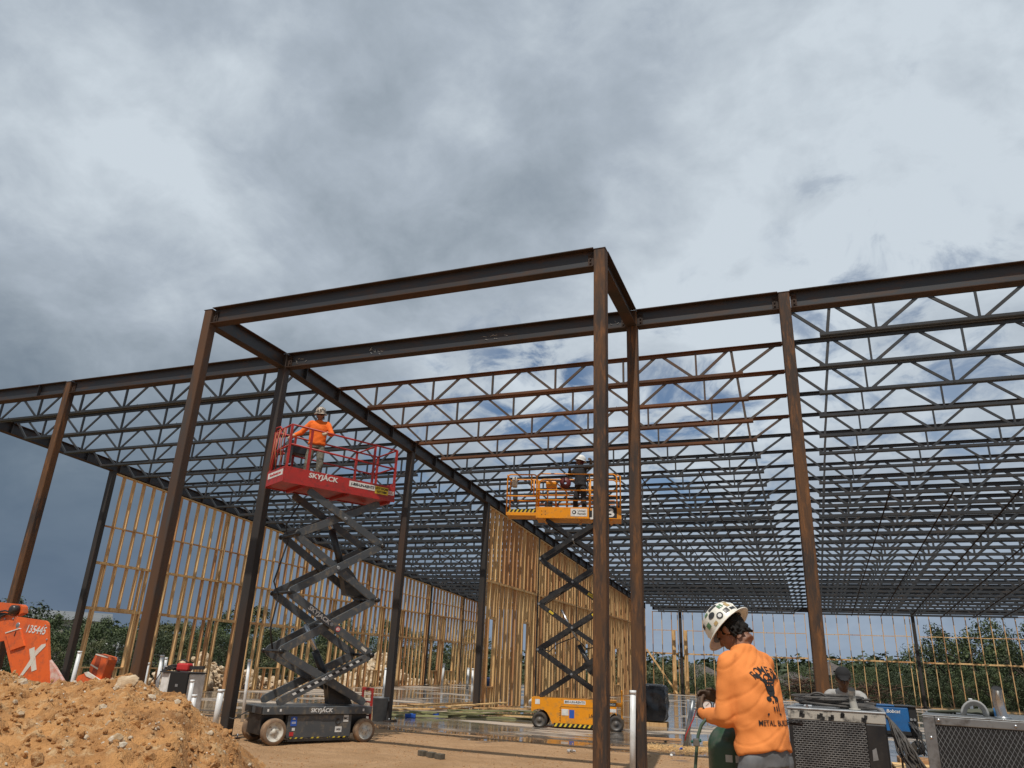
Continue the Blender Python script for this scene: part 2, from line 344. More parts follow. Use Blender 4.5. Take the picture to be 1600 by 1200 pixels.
# ------------------------------------------------------------------ steel frame
def zg(y): return 7.84-.053*(y-Ym)                              # top of the sloping girders
D_BEAM = .34
def column(x, y, ztop, label, mt='col', w=.19, base=True, group='steel columns of the frame', name='steel_column'):
    t = thing(name, label, 'steel column', (x, y, 0), 0, group)
    MB().rtube((0, 0, .0), (0, 0, ztop), w).build('column_shaft', M[mt], t)
    if base:
        MB().box(-.2, .2, -.2, .2, .022, .045).build('base_plate', M['flange'], t)
        for sx in (-1, 1):
            for sy in (-1, 1): MB().cyl((sx*.16, sy*.16, .04), (sx*.16, sy*.16, .11), .013, 8).build('anchor_bolt', M['galv'], t)
    MB().box(-w/2-.006, w/2+.006, -w/2-.006, w/2+.006, ztop, ztop+.012).build('cap_plate', M['flange'], t)
    return t
column(XA, Ym, 7.80, 'leftmost rusty steel column in the photo, near the left end of the roof edge beam', 'col')
column(XL, Yc, 7.79, 'tall column under the left front canopy corner, its foot hidden by the dirt pile', 'col1')
column(XR, Yc, 7.79, 'nearest rust brown column, passing in front of the orange lift')
column(XL, Ym, 7.80, 'dark column behind the red platform, its foot beside the dirt pile', 'coldark')
column(XR, Ym, 7.80, 'rust brown column just right of the nearest column and of the upright white pipe')
column(XF, Ym, 7.80, 'heavily rusted column rising beside the man in the grey shirt')
YC = [18.4, 24.2, 29.9, 35.6, 41.3, 47.0]
column(XL, YC[0], zg(YC[0])-D_BEAM, 'thin dark column whose foot stands in the mud by the grey bin', 'coldark')
column(XL, YC[1], zg(YC[1])-D_BEAM, 'dark brown column at the near end of the inner stud wall', 'coldark')
lw = ['second', 'third', 'fourth', 'fifth']
for i, y in enumerate(YC[2:]):
    column(XL, y, zg(y)-D_BEAM, 'narrow steel post built into the inner stud wall, %s one from its near end' % ['first', 'second', 'third', 'fourth'][i], 'coldark', .14)
column(XW, YC[0]-.1, zg(YC[0])-D_BEAM, 'black looking steel column at the near left end of the outer stud wall', 'coldark')
for i, y in enumerate([43.0, 47.9]):
    column(XW, y, zg(y)-D_BEAM, 'dark steel post far back in the long left stud wall, %s of two' % ['nearer', 'farther'][i], 'coldark', .14)
for x, l in ((-8.05, 'dark column in the far back wall between two yellow posts, left of the welder'), (XF, 'steel column in the far back wall hidden close behind the rusted column on the right'),
             (5.95, 'dark steel column in the far back wall between the blue machine and the big tree'), (12.0, 'steel column in the far back wall at the right edge of the photo')):
    column(x, Yb, zg(Yb)-D_BEAM-.02, l, 'coldark', .18)
def beam(p0, p1, label, up=(0, 0, 1), w=.2, d=D_BEAM, cat='steel beam', stiff=None, name='roof_edge_beam', side=1, group=None, clips=True):
    t = thing(name, label, cat, p0, 0, group); q = V(p1)-V(p0); n = q.normalized(); ax = n.cross(V(0, 0, 1)).normalized()
    zc = V(0, 0, -d/2); b = MB(); b.ibeam(n*.10+zc, q-n*.10+zc, d, w, .015, .01)
    me = b.mesh('wide_flange', [M['beam'], M['flange']])
    for p in me.polygons:      # rusted flange edges and undersides
        c = p.center; rel = c.z-(p0[2]+0*0)
        zz = c.z-(q.z*(c.dot(n)/q.length) if abs(q.z) > 1e-6 else 0)
        if zz < -d+.03 or zz > -.02: p.material_index = 1
    o = bpy.data.objects.new('wide_flange', me); S.collection.objects.link(o); o.parent = t
    if clips:
        for e, sg in ((n*.10, 1), (q-n*.10, -1)):
            k = MB(); c = V(e)+zc
            k.hexa(c+n*sg*.05+ax*.02*side, n*.05, ax*.006, V(0, 0, .11))
            for dz in (-.07, 0, .07): k.cyl(c+n*sg*.06+ax*.026*side+V(0, 0, dz), c+n*sg*.06+ax*.045*side+V(0, 0, dz), .016, 6)
            k.build('clip_plate', M['flange'], t)
    for s in (stiff or []):
        k = MB(); c = q*(s/q.length)+zc
        k.hexa(c, n*.006, ax*(w/2-.006), V(0, 0, d/2-.02)); k.build('stiffener', M['beam'], t)
    return t
HB = 7.83
beam((XW, Ym, HB), (XA, Ym, HB), 'dark roof edge beam running out of the photo at its left edge', stiff=[1.9, 3.9])
beam((XA, Ym, HB), (XL, Ym, HB), 'dark roof edge beam between the leftmost column and the canopy')
beam((XL, Ym, HB), (XR, Ym, HB), 'dark beam with chalk marks along the back of the canopy frame')
beam((XR, Ym, HB), (XF, Ym, HB), 'short dark beam from the canopy to the heavily rusted column on the right')
beam((XF, Ym, HB), (XG, Ym, HB), 'dark beam at upper right running out of the photo at its right edge')
beam((XL, Yc, HB), (XR, Yc, HB), 'long dark beam across the front of the canopy frame', name='canopy_beam')
beam((XL, Yc, HB), (XL, Ym, HB), 'short beam closing the left side of the canopy frame', name='canopy_beam', side=-1)
beam((XR, Yc, HB), (XR, Ym, HB), 'short rusty beam closing the right side of the canopy frame', name='canopy_beam', side=-1)
YJ = [14.434+1.356*n for n in range(-1, 29)]                    # joist lines
for x, lb in ((XW, 'sloping dark girder on top of the long left stud wall'), (XL, 'big sloping girder from the canopy back over the inner stud wall'),
              (XF, 'sloping girder hidden behind the heavily rusted column'), (XG, 'sloping girder carrying the right ends of the joists, at the right edge')):
    beam((x, Ym, zg(Ym)), (x, Yb, zg(Yb)), lb, stiff=[y-Ym for y in YJ], name='roof_girder', side=-1)
beam((-10.0, Yb, zg(Yb)-.1), (XG, Yb, zg(Yb)-.1), 'rusty beam across the top of the far back wall', d=.3)
beam((XW, Yb, zg(Yb)-.1), (-10.6, Yb, zg(Yb)-.1), 'rusty beam across the far back of the left bay', d=.3)
def chalk():
    rnd = random.Random(12); b = next(o for o in bpy.data.objects if o.get('label', '').startswith('dark beam with chalk marks'))
    for cx, n_, sc in ((.42, 7, 1.0), (2.35, 9, 1.1), (5.05, 6, 1.5), (7.55, 3, .8)):
        for q in range(n_):
            x = cx+rnd.uniform(-.16, .16)*sc; z = -.17+rnd.uniform(-.06, .05); a = rnd.uniform(-1.2, 1.2)
            MB().bar((x, -.012, z), (x+.05*sc*math.cos(a), -.012, z+.05*sc*math.sin(a)), .003, .007, (0, -1, 0)).build('chalk_mark', M['white'], b)
chalk()
# joists -----------------------------------------------------------
def chord(mb, x0, x1, z, flip=1, far=False):
    if far:
        for s in (-1, 1): mb.hexa(((x0+x1)/2, s*.022, z+flip*.052), ((x1-x0)/2, 0, 0), (0, .005, 0), (0, 0, .052)); mb.hexa(((x0+x1)/2, s*.055, z+flip*.004), ((x1-x0)/2, 0, 0), (0, .028, 0), (0, 0, .004))
        return
    for s in (-1, 1):
        mb.hexa(((x0+x1)/2, s*.018, z+flip*.036), ((x1-x0)/2, 0, 0), (0, .004, 0), (0, 0, .036))
        mb.hexa(((x0+x1)/2, s*.047, z+flip*.0035), ((x1-x0)/2, 0, 0), (0, .025, 0), (0, 0, .0035))
def joist(bay, i, y, xs_, nodes, b0, b1, endL, endR, rusty, detail):
    z = zg(y); zt, zb = .045, -.565
    lab = {'l': 'grey open-web joist far back in the left bay, above the left stud wall', 'm': 'grey open-web joist far back in the middle bay, behind the orange lift', 'r': 'grey open-web joist far back in the right bay, above the far back wall'}[bay]
    grp = {'l': 'roof joists of the left bay', 'm': 'roof joists of the middle bay', 'r': 'roof joists of the right bay'}[bay]
    ordn = ['first', 'second', 'third', 'fourth', 'fifth', 'sixth', 'seventh', 'eighth']
    if rusty: lab = 'rust brown open-web joist of the middle bay, %s of four from the front' % ordn[i]
    elif i < 6: lab = {'l': 'grey open-web joist of the left roof bay, %s behind the roof edge beam', 'm': 'grey open-web joist of the middle roof bay, %s behind the rusty ones', 'r': 'grey open-web joist at upper right, %s behind the roof edge beam'}[bay] % ordn[i if bay != 'm' else i-4]
    else:
        w_ = ['seventh', 'eighth', 'ninth', 'tenth', 'eleventh', 'twelfth', 'thirteenth', 'fourteenth', 'fifteenth', 'sixteenth', 'seventeenth', 'eighteenth', 'nineteenth', 'twentieth', 'twenty-first', 'twenty-second', 'twenty-third', 'twenty-fourth', 'twenty-fifth', 'twenty-sixth', 'twenty-seventh', 'twenty-eighth', 'twenty-ninth', 'thirtieth'][i-6]
        lab = 'grey open-web joist, %s from the front in the %s' % (w_, {'l': 'left bay above the left stud wall', 'm': 'middle bay above the orange lift', 'r': 'right bay'}[bay]) if i < {'l': 29, 'm': 28, 'r': 29}[bay] else 'rearmost grey open-web joist of the %s, along the far back wall' % {'l': 'left bay', 'm': 'middle bay', 'r': 'right bay'}[bay]
    t = thing('roof_joist', lab, 'steel joist', (0, y, z), 0, grp)
    ch = M['rjoist'] if rusty else M['joist']; wb = M['jweb'] if rusty else M['joist']
    x0, x1 = xs_
    k = MB(); chord(k, x0+.03, x1-.11, zt, -1, not detail); k.box(x0-.07, x0+.16, -.05, .05, .004, .05); k.box(x1-.18, x1-.01, -.05, .05, .004, .05); k.build('top_chord', M['joist'] if (rusty and i == 99) else ch, t)
    k = MB(); chord(k, b0, b1, zb, 1, not detail)
    for bx in [b0+1.1+q*2.35 for q in range(int((b1-b0)/2.35))]: k.box(bx-.004, bx+.004, -.006, .006, zb+.02, zb+.10)
    k.build('bottom_chord', ch, t)
    mem = []
    ztc, zbc = zt-.03, zb+.03
    tops = [(nodes[q]+nodes[q+1])/2 for q in range(len(nodes)-1)]
    g = .055
    for q, n in enumerate(nodes):
        mem.append(('v', (n, zbc), (n, ztc)))
        if q < len(tops): mem.append(('d', (n+g, zbc), (tops[q]-g, ztc)))
        if q > 0: mem.append(('d', (n-g, zbc), (tops[q-1]+g, ztc)))
    mem += [('d', a, b) for a, b in endL+endR]
    if detail:
        for kd, a, b in mem: MB().bar((a[0], 0, a[1]), (b[0], 0, b[1]), .034 if kd == 'v' else .03, .056 if kd == 'v' else .054, (0, 1, 0) if kd == 'v' else (0, 0, 1)).build('web_vertical' if kd == 'v' else 'web_diagonal', wb, t)
    else:
        k = MB()
        for kd, a, b in mem: k.bar((a[0], 0, a[1]), (b[0], 0, b[1]), .045, .07)
        k.build('web', wb, t)
    return t
zT, zB = .012, -.535
for i, y in enumerate(YJ):
    far = i > 7
    nl = [-20.55, -19.0, -17.45, -15.9, -14.35, -12.8, -11.55]
    joist('l', i, y, (XW-.1, XL+.07-.09), nl, -21.25, -10.95, [((nl[0]-.05, zB), (-21.3, zT)), ((-21.2, zB), (-21.75, zT))], [((nl[-1]+.05, zB), (-10.95, zT)), ((-11.1, zB), (-10.55, zT))], False, not far)
    nr = [1.57+1.56*q for q in range(7)]
    joist('r', i, y, (XF+.09, XG+.0), nr, .65, 11.42, [((nr[0]-.05, zB), (.93, zT)), ((.77, zB), (.86, zT)), ((.76, zB), (.17, zT))], [((nr[-1]+.05, zB), (11.6, zT))], False, not far)
    if i > 0:
        nm = [-9.28, -7.74, -6.23, -4.73, -3.21, -1.69]
        joist('m', i-1, y, (XL+.09, XF-.0), nm, -9.48, -.775, [((nm[0]-.05, zB), (-9.95, zT))], [((nm[-1]+.05, zB), (-1.03, zT)), ((-.93, zB), (-.98, zT)), ((-.90, zB), (-.12, zT))], i-1 < 4, i < 9)
# bridging angles tie the bottom chords together
def bridging(x, y0, lab, zoff=-.575):
    t = thing('bridging_angle', lab, 'bridging', (x, y0, zg(y0)), 0, 'bridging angles under the joists')
    q = V(0, Yb-y0, zg(Yb)-zg(y0)); k = MB(); k.bar(V(0, 0, zoff), q+V(0, 0, zoff), .036, .005); k.bar(V(.016, 0, zoff-.016), q+V(.016, 0, zoff-.016), .004, .032); k.build('angle', M['flange'], t)
for i, (x, y) in enumerate(((2.55, 23.4), (4.2, 23.6), (5.84, 23.8), (7.49, 24.5), (9.14, 25.5), (10.6, 26))): bridging(x, y, 'rusty bridging angle under the right bay joists, %s from the heavily rusted column' % ['first', 'second', 'third', 'fourth', 'fifth', 'sixth'][i])
for i, (x, y) in enumerate(((-2.5, 20.6), (-4.2, 20.6), (-5.9, 20.6), (-7.5, 29), (-9.1, 29))): bridging(x, y, 'dark bridging angle under the middle bay joists, %s leftwards from the heavily rusted column' % ['first', 'second', 'third', 'fourth', 'fifth'][i])
for i, (x, y) in enumerate(((-19, 30), (-16, 30), (-13, 30))): bridging(x, y, 'dark bridging angle under the left bay joists, %s from the left stud wall' % ['first', 'second', 'third'][i])
# ------------------------------------------------------------------ stud walls
def stud_wall(label, p0, dr, L, top, mid=None, rows=(), sp=.61, opens=(), dep=.14, seed=1, w=.04, top2=None, gaps=()):
    """p0: foot of the near end, dr: unit direction, top(s): underside height; opens: (s0, s1, sill or None, head)"""
    rnd = random.Random(seed); t = thing('stud_wall', label, 'stud wall', p0); d = V(dr); n = V(-d.y, d.x, 0)
    def P(s, z): return d*s+V(0, 0, z)
    wd = lambda up=False: M[rnd.choice(['wood', 'wood', 'wood2', 'wood2', 'wood3'] if up else ['wood', 'wood', 'wood', 'wood3', 'wood2'])]
    def stud(s, z0, z1, up=False, nm='stud', dp=None):
        j = rnd.uniform(-.006, .006); jj = rnd.uniform(-.006, .006)
        MB().bar(P(s+j, z0)+n*jj, P(s+j+rnd.uniform(-.008, .008), z1)+n*jj, dp or dep, w, d).build(nm, wd(up), t)
    def plate(s0, s1, z0, z1, nm='plate', th=.038, up=False, dp=None): MB().bar(P(s0, z0), P(s1, z1), dp or dep, th, (0, 0, 1)).build(nm, wd(up), t)
    zb = .022
    doors = [o for o in opens if o[2] is None]
    cuts = [0]+[v for o in doors for v in (o[0], o[1])]+[L]
    for a, b in zip(cuts[::2], cuts[1::2]):
        if b-a > .1: plate(a, b, zb+.02, zb+.02)
    plate(0, L, top(0)-.02, top(L)-.02, up=True)
    k = int(L/sp); ss = [min(L-.03, .03+i*sp) for i in range(k+1)]
    if L-.03-ss[-1] > .12: ss.append(L-.03)
    M1 = mid if mid else None
    if mid: plate(0, L, mid-.02, mid-.02, dp=dep+.012); plate(0, L, mid+.022, mid+.022, dp=dep-.01)
    for s in ss:
        if any(a < s < b for a, b in gaps): continue
        op = next((o for o in opens if o[0]+.03 < s < o[1]-.03), None); z0, z1 = zb+.04, (mid-.042 if mid else top(s)-.04)
        if op:
            stud(s, op[3]+.09, z1)
            if op[2] is not None: stud(s, z0, op[2]-.02, nm='cripple_stud')
        else: stud(s, z0, z1)
        if mid: stud(s, mid+.044, top(s)-.04, True)
    for o in opens:
        for e, sg in ((o[0], -1), (o[1], 1)):
            stud(e+sg*.021, zb+.04, mid-.042 if mid else top(e)-.04)
            if abs(sg): stud(e+sg*.064, zb+.04, o[3], nm='jack_stud')
        MB().bar(P(o[0]-.0, o[3]+.045), P(o[1]+.0, o[3]+.045), dep-.02, .14 if o[1]-o[0] > 1 else .08, (0, 0, 1)).build('header', wd(), t)
        if o[2] is not None: plate(o[0], o[1], o[2], o[2], 'sill')
    if rows:
        for z in rows:
            for a, b in zip(ss, ss[1:]):
                if any(g0 < (a+b)/2 < g1 for g0, g1 in gaps): continue
                if any(o[0] < (a+b)/2 < o[1] and (o[2] or 0) < z < o[3] for o in opens): continue
                if z > top((a+b)/2)-.2: continue
                zz = z+rnd.uniform(-.012, .012); MB().bar(P(a+.022, zz), P(b-.022, zz), dep*.9, .04 if z > 3 else .09, (0, 0, 1)).build('blocking', wd(z > 4), t)
    return t
ends = [18.22, 24.2, 29.9, 35.6, 42.9, 47.9, Yb-.15]
def near(i): return ['nearest', 'second', 'third', 'fourth', 'fifth', 'farthest'][i]
OL = [[(.45, 2.1, .85, 2.62), (3.3, 4.2, .85, 2.62)], [(.4, 1.35, None, 2.6), (3.2, 4.6, .9, 2.6)], [(1.0, 2.6, .85, 2.6)], [(.5, 1.6, .85, 2.6), (3.0, 3.9, None, 2.55)], [(.6, 1.5, .85, 2.6), (2.2, 3.7, .85, 2.6)], [(2.4, 3.3, None, 2.5)]]
for i in range(6):
    a, b = ends[i]+(.1 if i in (0, 4, 5) else .012), ends[i+1]-(.1 if i in (3, 4, 5) else .012)
    stud_wall('%s bay of the long open stud wall on the left, its studs against the sky and trees' % near(i), (XW, a, 0), (0, 1, 0), b-a, lambda s, a=a: zg(a+s)-D_BEAM-.03,
              4.12, (2.66, 5.33-(0 if i < 2 else .15*(i-1))), .458, OL[i], .14, 11+i)
OI = [[(.5, 1.1, .75, 2.95), (3.9, 4.6, None, 3.0)], [(2.3, 2.9, .5, 2.6), (3.9, 4.4, .6, 2.55)], [(1.5, 2.4, .6, 2.55), (4.0, 4.5, .6, 2.5)], [(2.0, 3.0, .6, 2.5)], [(1.0, 2.0, .6, 2.5), (3.4, 4.5, .5, 2.5)]]
for i in range(5):
    a, b = YC[i+1]+.14, (YC[i+2]-.1 if i < 4 else Yb-.25)
    stud_wall('%s bay of the tall close-set inner stud wall behind the orange lift' % near(i), (XL, a, 0), (0, 1, 0), b-a, lambda s, a=a: zg(a+s)-D_BEAM-.03,
              4.22-.0*i, (), .406 if i else .43, OI[i], .15 if i else .14, 31+i, w=.042)
# a door-height partition turned across behind the orange lift
def back_wall(lab, x0, x1, seed, gaps=(), opens=()):
    stud_wall(lab, (x0, Yb+.02, 0), (1, 0, 0), x1-x0, lambda s: 5.22, None, (2.53, 4.0), .64, opens, .1, seed, w=.04)
back_wall('far back stud wall seen just right of the canopy columns, with a leaning brace', -9.95, -8.2, 51)
back_wall('thin far back stud wall behind the welder in orange, with sky between its studs', -7.9, -.15, 52)
back_wall('thin far back stud wall above the crouching man and the blue machine', .35, 5.8, 53)
back_wall('thin far back stud wall in front of the big leafy tree on the right', 6.15, 11.8, 54)
back_wall('end of the far back stud wall at the right edge of the photo', 12.2, 14.8, 55)
for x, l in ((-8.5, 'yellow doubled post just left of the dark back column, beside the leaning brace'), (-7.72, 'yellow post just right of the dark back column behind the welder')):
    t = thing('timber_post', l, 'post', (x, Yb-.12, .022)); MB().box(-.09, .02, -.05, .05, 0, 3.95).build('post_board', M['wood3'], t); MB().box(.024, .12, -.05, .05, 0, 3.95).build('post_board', M['wood'], t)
tag(MB().bar((-10.3, Yb-.3, 2.75), (-8.35, Yb-.3, .08), .1, .09, (0, 1, 0)).build('timber_brace', M['wood3']), 'diagonal timber brace leaning between the far back wall and the floor', 'brace')
# ------------------------------------------------------------------ distance: trees, rock, buildings
def leaf_mat(n, a, b, c):
    m = mat(n, a, .7, 0, b, .7, 0, 30, 3, lo=.35, hi=.65, third=c, world=True); return m
M['leaf'] = [leaf_mat('green_leaves', (.055, .082, .024), (.032, .05, .016), (.095, .12, .04)), leaf_mat('dark_leaves', (.034, .052, .017), (.02, .033, .011), (.062, .08, .028)), leaf_mat('olive_leaves', (.09, .10, .035), (.055, .068, .024), (.13, .13, .05))]
M['bark'] = mat('grey_bark', (.11, .09, .07), .9, 0, (.06, .05, .04), 6, .01, 20)
def tree_meshes(seed, h, wd, leafm, nclump=46, per=95, ls=.13, low=.12):
    rnd = random.Random(seed); k = MB(); top = h*.93
    def limb(p, d, ln, r, lv):
        pts = [p]; q = V(p); dd = V(d)
        for i in range(4): dd = (dd+V(rnd.uniform(-.25, .25), rnd.uniform(-.25, .25), rnd.uniform(-.05, .2))).normalized(); q = q+dd*ln/4; pts.append(q.copy())
        k.tube(pts, [r*(1-.17*i) for i in range(5)], 6)
        if lv:
            for i in range(3 if lv == 2 else 2):
                a = rnd.uniform(0, 6.28); limb(pts[rnd.randint(2, 4)], V(math.cos(a)*.9, math.sin(a)*.9, rnd.uniform(.2, .9)).normalized(), ln*.62, r*.5, lv-1)
    limb(V(0, 0, -.3), V(0, 0, 1), h*.5, h*.022, 2)
    for q in range(3): a = q*2.1+rnd.random(); limb(V(0, 0, h*.25), V(math.cos(a), math.sin(a), .7).normalized(), h*.42, h*.013, 1)
    f = MB()
    for c in range(nclump):
        a = rnd.uniform(0, 6.283); zz = rnd.uniform(low, .95); prof = math.sin(math.pi*min(1, max(.0, (zz-low+.18)/(1.16-low))))**.6
        rr = wd*prof*math.sqrt(rnd.random())*1.02; cc = V(math.cos(a)*rr, math.sin(a)*rr, zz*h); cr = wd*rnd.uniform(.14, .30)
        for l in range(per):
            v = V(rnd.gauss(0, 1), rnd.gauss(0, 1), rnd.gauss(0, .8)); v = v.normalized()*cr*(rnd.random()**.35); p = cc+v
            n = (v.normalized()+V(rnd.uniform(-.7, .7), rnd.uniform(-.7, .7), rnd.uniform(-.2, .9))).normalized(); u = n.orthogonal().normalized(); w_ = n.cross(u); an = rnd.uniform(0, 6.28)
            u2 = u*math.cos(an)+w_*math.sin(an); w2 = n.cross(u2); s = ls*rnd.uniform(.6, 1.4)
            f.add([p-u2*s, p+w2*s*.55, p+u2*s, p-w2*s*.55], [(0, 1, 2, 3)])
    return k.mesh('trunk', M['bark']), f.mesh('crown', leafm)
TREES = [tree_meshes(3, 9, 4.2, M['leaf'][0]), tree_meshes(5, 8, 4.0, M['leaf'][1]), tree_meshes(8, 7, 3.6, M['leaf'][2]), tree_meshes(13, 10, 3.8, M['leaf'][1], 60), tree_meshes(21, 8.5, 5.0, M['leaf'][0], 60)]
def tree(x, y, kind, sc, lab, grp=None, sz=1.0, name='leafy_tree'):
    t = thing(name, lab, 'tree', (x, y, terrain(x, y)), (x*3+y) % 6.28, grp); t.scale = (sc, sc, sc*sz)
    for nm, me in zip(('trunk', 'crown'), TREES[kind]):
        o = bpy.data.objects.new(nm, me); S.collection.objects.link(o); o.parent = t
    return t
def px_dir(u, v):
    d = FW*FPX+RT*(u-800)-UP*(v-600); return V(d.x, d.y).normalized()
rt = random.Random(77)
# belt behind the left wall
BELT = [(-6, 62), (30, 58), (62, 66), (95, 55), (128, 62), (158, 57), (188, 63), (222, 56), (256, 60), (290, 55), (325, 62), (358, 57), (392, 64), (426, 58), (462, 62), (498, 66), (533, 60), (566, 68), (604, 63), (640, 72), (672, 66), (706, 76), (742, 70)]
hl = {0: 0, 1: 0}
for i, (u, dist) in enumerate(BELT):
    d = px_dir(u, 970); x, y = d.x*dist, d.y*dist
    targ = 2.5+1.6*math.sin(i*1.7)+(.8 if i in (12, 13, 14) else 0)-(.7 if 4 < i < 9 else 0); kind = rt.choice([0, 0, 1, 4, 2]); H = [9, 8, 7, 10, 8.5][kind]
    tree(x, y, kind, max(.5, (targ-terrain(x, y))/H), 'green tree in the wooded belt beyond the long left stud wall', 'trees beyond the left stud wall')
for i in range(26):
    u = -20+i*31+rt.uniform(-8, 8); dist = rt.uniform(42, 50); d = px_dir(u, 970); x, y = d.x*dist, d.y*dist
    if x > -25.5 or (y < 58 and x > XW-3): continue
    kind = rt.choice([0, 1, 2]); H = [9, 8, 7][kind]; targ = rt.uniform(.0, 1.0)
    tree(x, y, kind, max(.3, (targ-terrain(x, y))/H), 'low leafy bush in front of the wooded belt beyond the left stud wall', 'bushes beyond the left stud wall', name='leafy_bush')
# middle: valley behind the back wall
for i, (u, dist, tg) in enumerate([(800, 74, 1.8), (850, 78, 1.5), (900, 80, 1.4), (950, 84, 1.4), (1000, 82, 1.3), (1026, 88, 1.6), (1052, 78, .6), (1080, 92, 1.2), (1108, 84, 1.2), (1136, 92, 1.3), (1165, 84, 1.0), (1196, 90, 1.2), (1225, 84, .6), (1254, 92, .7), (1284, 84, 1.2), (1310, 92, 1.3), (1336, 86, 1.3), (1040, 70, -.6), (1090, 72, -.9), (1140, 70, -.6), (1190, 72, -.7), (1244, 70, -1.4), (1300, 72, -.4), (1330, 70, .0)]):
    d = px_dir(u, 1020); x, y = d.x*dist, d.y*dist; kind = rt.choice([0, 1, 1, 4, 2]); H = [9, 8, 7, 10, 8.5][kind]
    tree(x, y, kind, max(.4, (tg-terrain(x, y))/H), 'dark green tree in the valley behind the far back stud wall', 'trees in the valley behind the back wall')
# tall oaks at right
for i, (u, dist, tg, kind, lb) in enumerate([(1395, 74, 3.0, 1, 'small dark tree left of the tall leafy trees at the right edge'), (1372, 82, 2.3, 0, 'low rounded tree where the tall trees on the right give way to sky'), (1478, 70, 5.8, 3, 'tall leafy tree right of the dark back column, top reaching the roof'), (1548, 68, 6.0, 4, 'broad leafy tree second from the right edge, behind the thin studs'),
                                            (1612, 66, 5.9, 3, 'tall tree cut off by the right edge of the photo'), (1440, 78, 4.4, 4, 'mid-height tree directly behind the dark back column on the right'), (1515, 80, 5.2, 1, 'dark tree filling the gap between the two tallest trees on the right'), (1585, 82, 5.2, 0, 'tree behind the right exhaust pipe, further back')]):
    d = px_dir(u, 1020); x, y = d.x*dist, d.y*dist; H = [9, 8, 7, 10, 8.5][kind]; tree(x, y, kind, (tg-terrain(x, y))/H, lb, sz=1)
for i in range(9):
    u = 1350+i*32; d = px_dir(u, 1040); dist = 62+rt.uniform(0, 3); x, y = d.x*dist, d.y*dist; tree(x, y, rt.choice([0, 1]), max(.3, (.8+rt.uniform(0, .8)-terrain(x, y))/8.5), 'dark undergrowth bush at the foot of the tall right-hand trees', 'bushes under the tall right trees', name='leafy_bush')
# far wooded hills read as one mass
def far_wood():
    rnd = random.Random(9); f = MB()
    for k in range(3600):
        a = R(-52+rnd.random()*86); dist = rnd.uniform(120, 330); x, y = math.sin(a)*dist, math.cos(a)*dist; z = terrain(x, y)
        r = rnd.uniform(2.2, 4.2); hh = rnd.uniform(.9, 1.5)
        for q in range(30):
            v = V(rnd.gauss(0, 1), rnd.gauss(0, 1), rnd.gauss(0, 1)).normalized(); p = V(x, y, z+r*hh*.8)+V(v.x*r, v.y*r, abs(v.z)*r*hh); n = (v+V(rnd.uniform(-.6, .6), rnd.uniform(-.6, .6), .3)).normalized(); u = n.orthogonal().normalized(); w_ = n.cross(u); s = r*rnd.uniform(.12, .28)
            f.add([p-u*s, p+w_*s*.8, p+u*s, p-w_*s*.8], [(0, 1, 2, 3)])
    tag(f.build('far_woodland', M['leaf'][1]), 'far wooded hills beyond the building frame', 'woodland', kind='stuff')
far_wood()
# far buildings
M['roofg'] = mat('weathered_shingle', (.11, .095, .085), .9, 0, (.07, .06, .055), 1.5)
M['stucco'] = mat('pale_stucco', (.42, .38, .32), .9, 0, (.34, .30, .26), .8)
M['dkglass'] = mat('dark_glass', (.03, .035, .04), .15, 0)
M['metroof'] = mat('pale_metal_roof', (.17, .18, .185), .6, 0, (.14, .15, .155), .4)
def house(u, v, dist, w, dpt, lab, rz=.3, hip=True, hgt=3.0, rh=2.2, rm='roofg'):
    d = px_dir(u, v); x, y = d.x*dist, d.y*dist
    ztop = EYE+dist*math.tan(math.atan2((FW*FPX+RT*(u-800)-UP*(v-600)).z, (FW*FPX+RT*(u-800)-UP*(v-600)).xy.length)); z = ztop-hgt-rh
    t = thing('house', lab, 'house', (x, y, z), rz)
    MB().box(-w/2, w/2, -dpt/2, dpt/2, -3, hgt).build('wall', M['stucco'], t)
    k = MB(); o = .5; rdg = max(0.2, (w-dpt)/2) if hip else w/2+o
    a = [(-w/2-o, -dpt/2-o, hgt), (w/2+o, -dpt/2-o, hgt), (w/2+o, dpt/2+o, hgt), (-w/2-o, dpt/2+o, hgt), (-rdg, 0, hgt+rh), (rdg, 0, hgt+rh)]
    k.add(a, [(0, 1, 5, 4), (1, 2, 5), (2, 3, 4, 5), (3, 0, 4), (3, 2, 1, 0)]); k.build('roof', M[rm], t)
    for q in range(int(w//3)): MB().box(-w/2+1+q*3, -w/2+2.2+q*3, -dpt/2-.05, -dpt/2+.02, .9, 2.2).build('window', M['dkglass'], t)
house(1088, 1038, 130, 9, 7, 'grey roofed house among trees left of the welder in orange', .4)
house(1240, 1050, 115, 8, 7, 'house with a grey hipped roof right of the welder, near the rusted column', -.3)
house(1292, 1034, 150, 8, 7, 'partly hidden house roof among trees just behind the rusted column', .2)
house(72, 953, 120, 15, 8, 'long pale metal roofed building above the trees at the far left', .9, False, 3, 1.2, 'metroof')
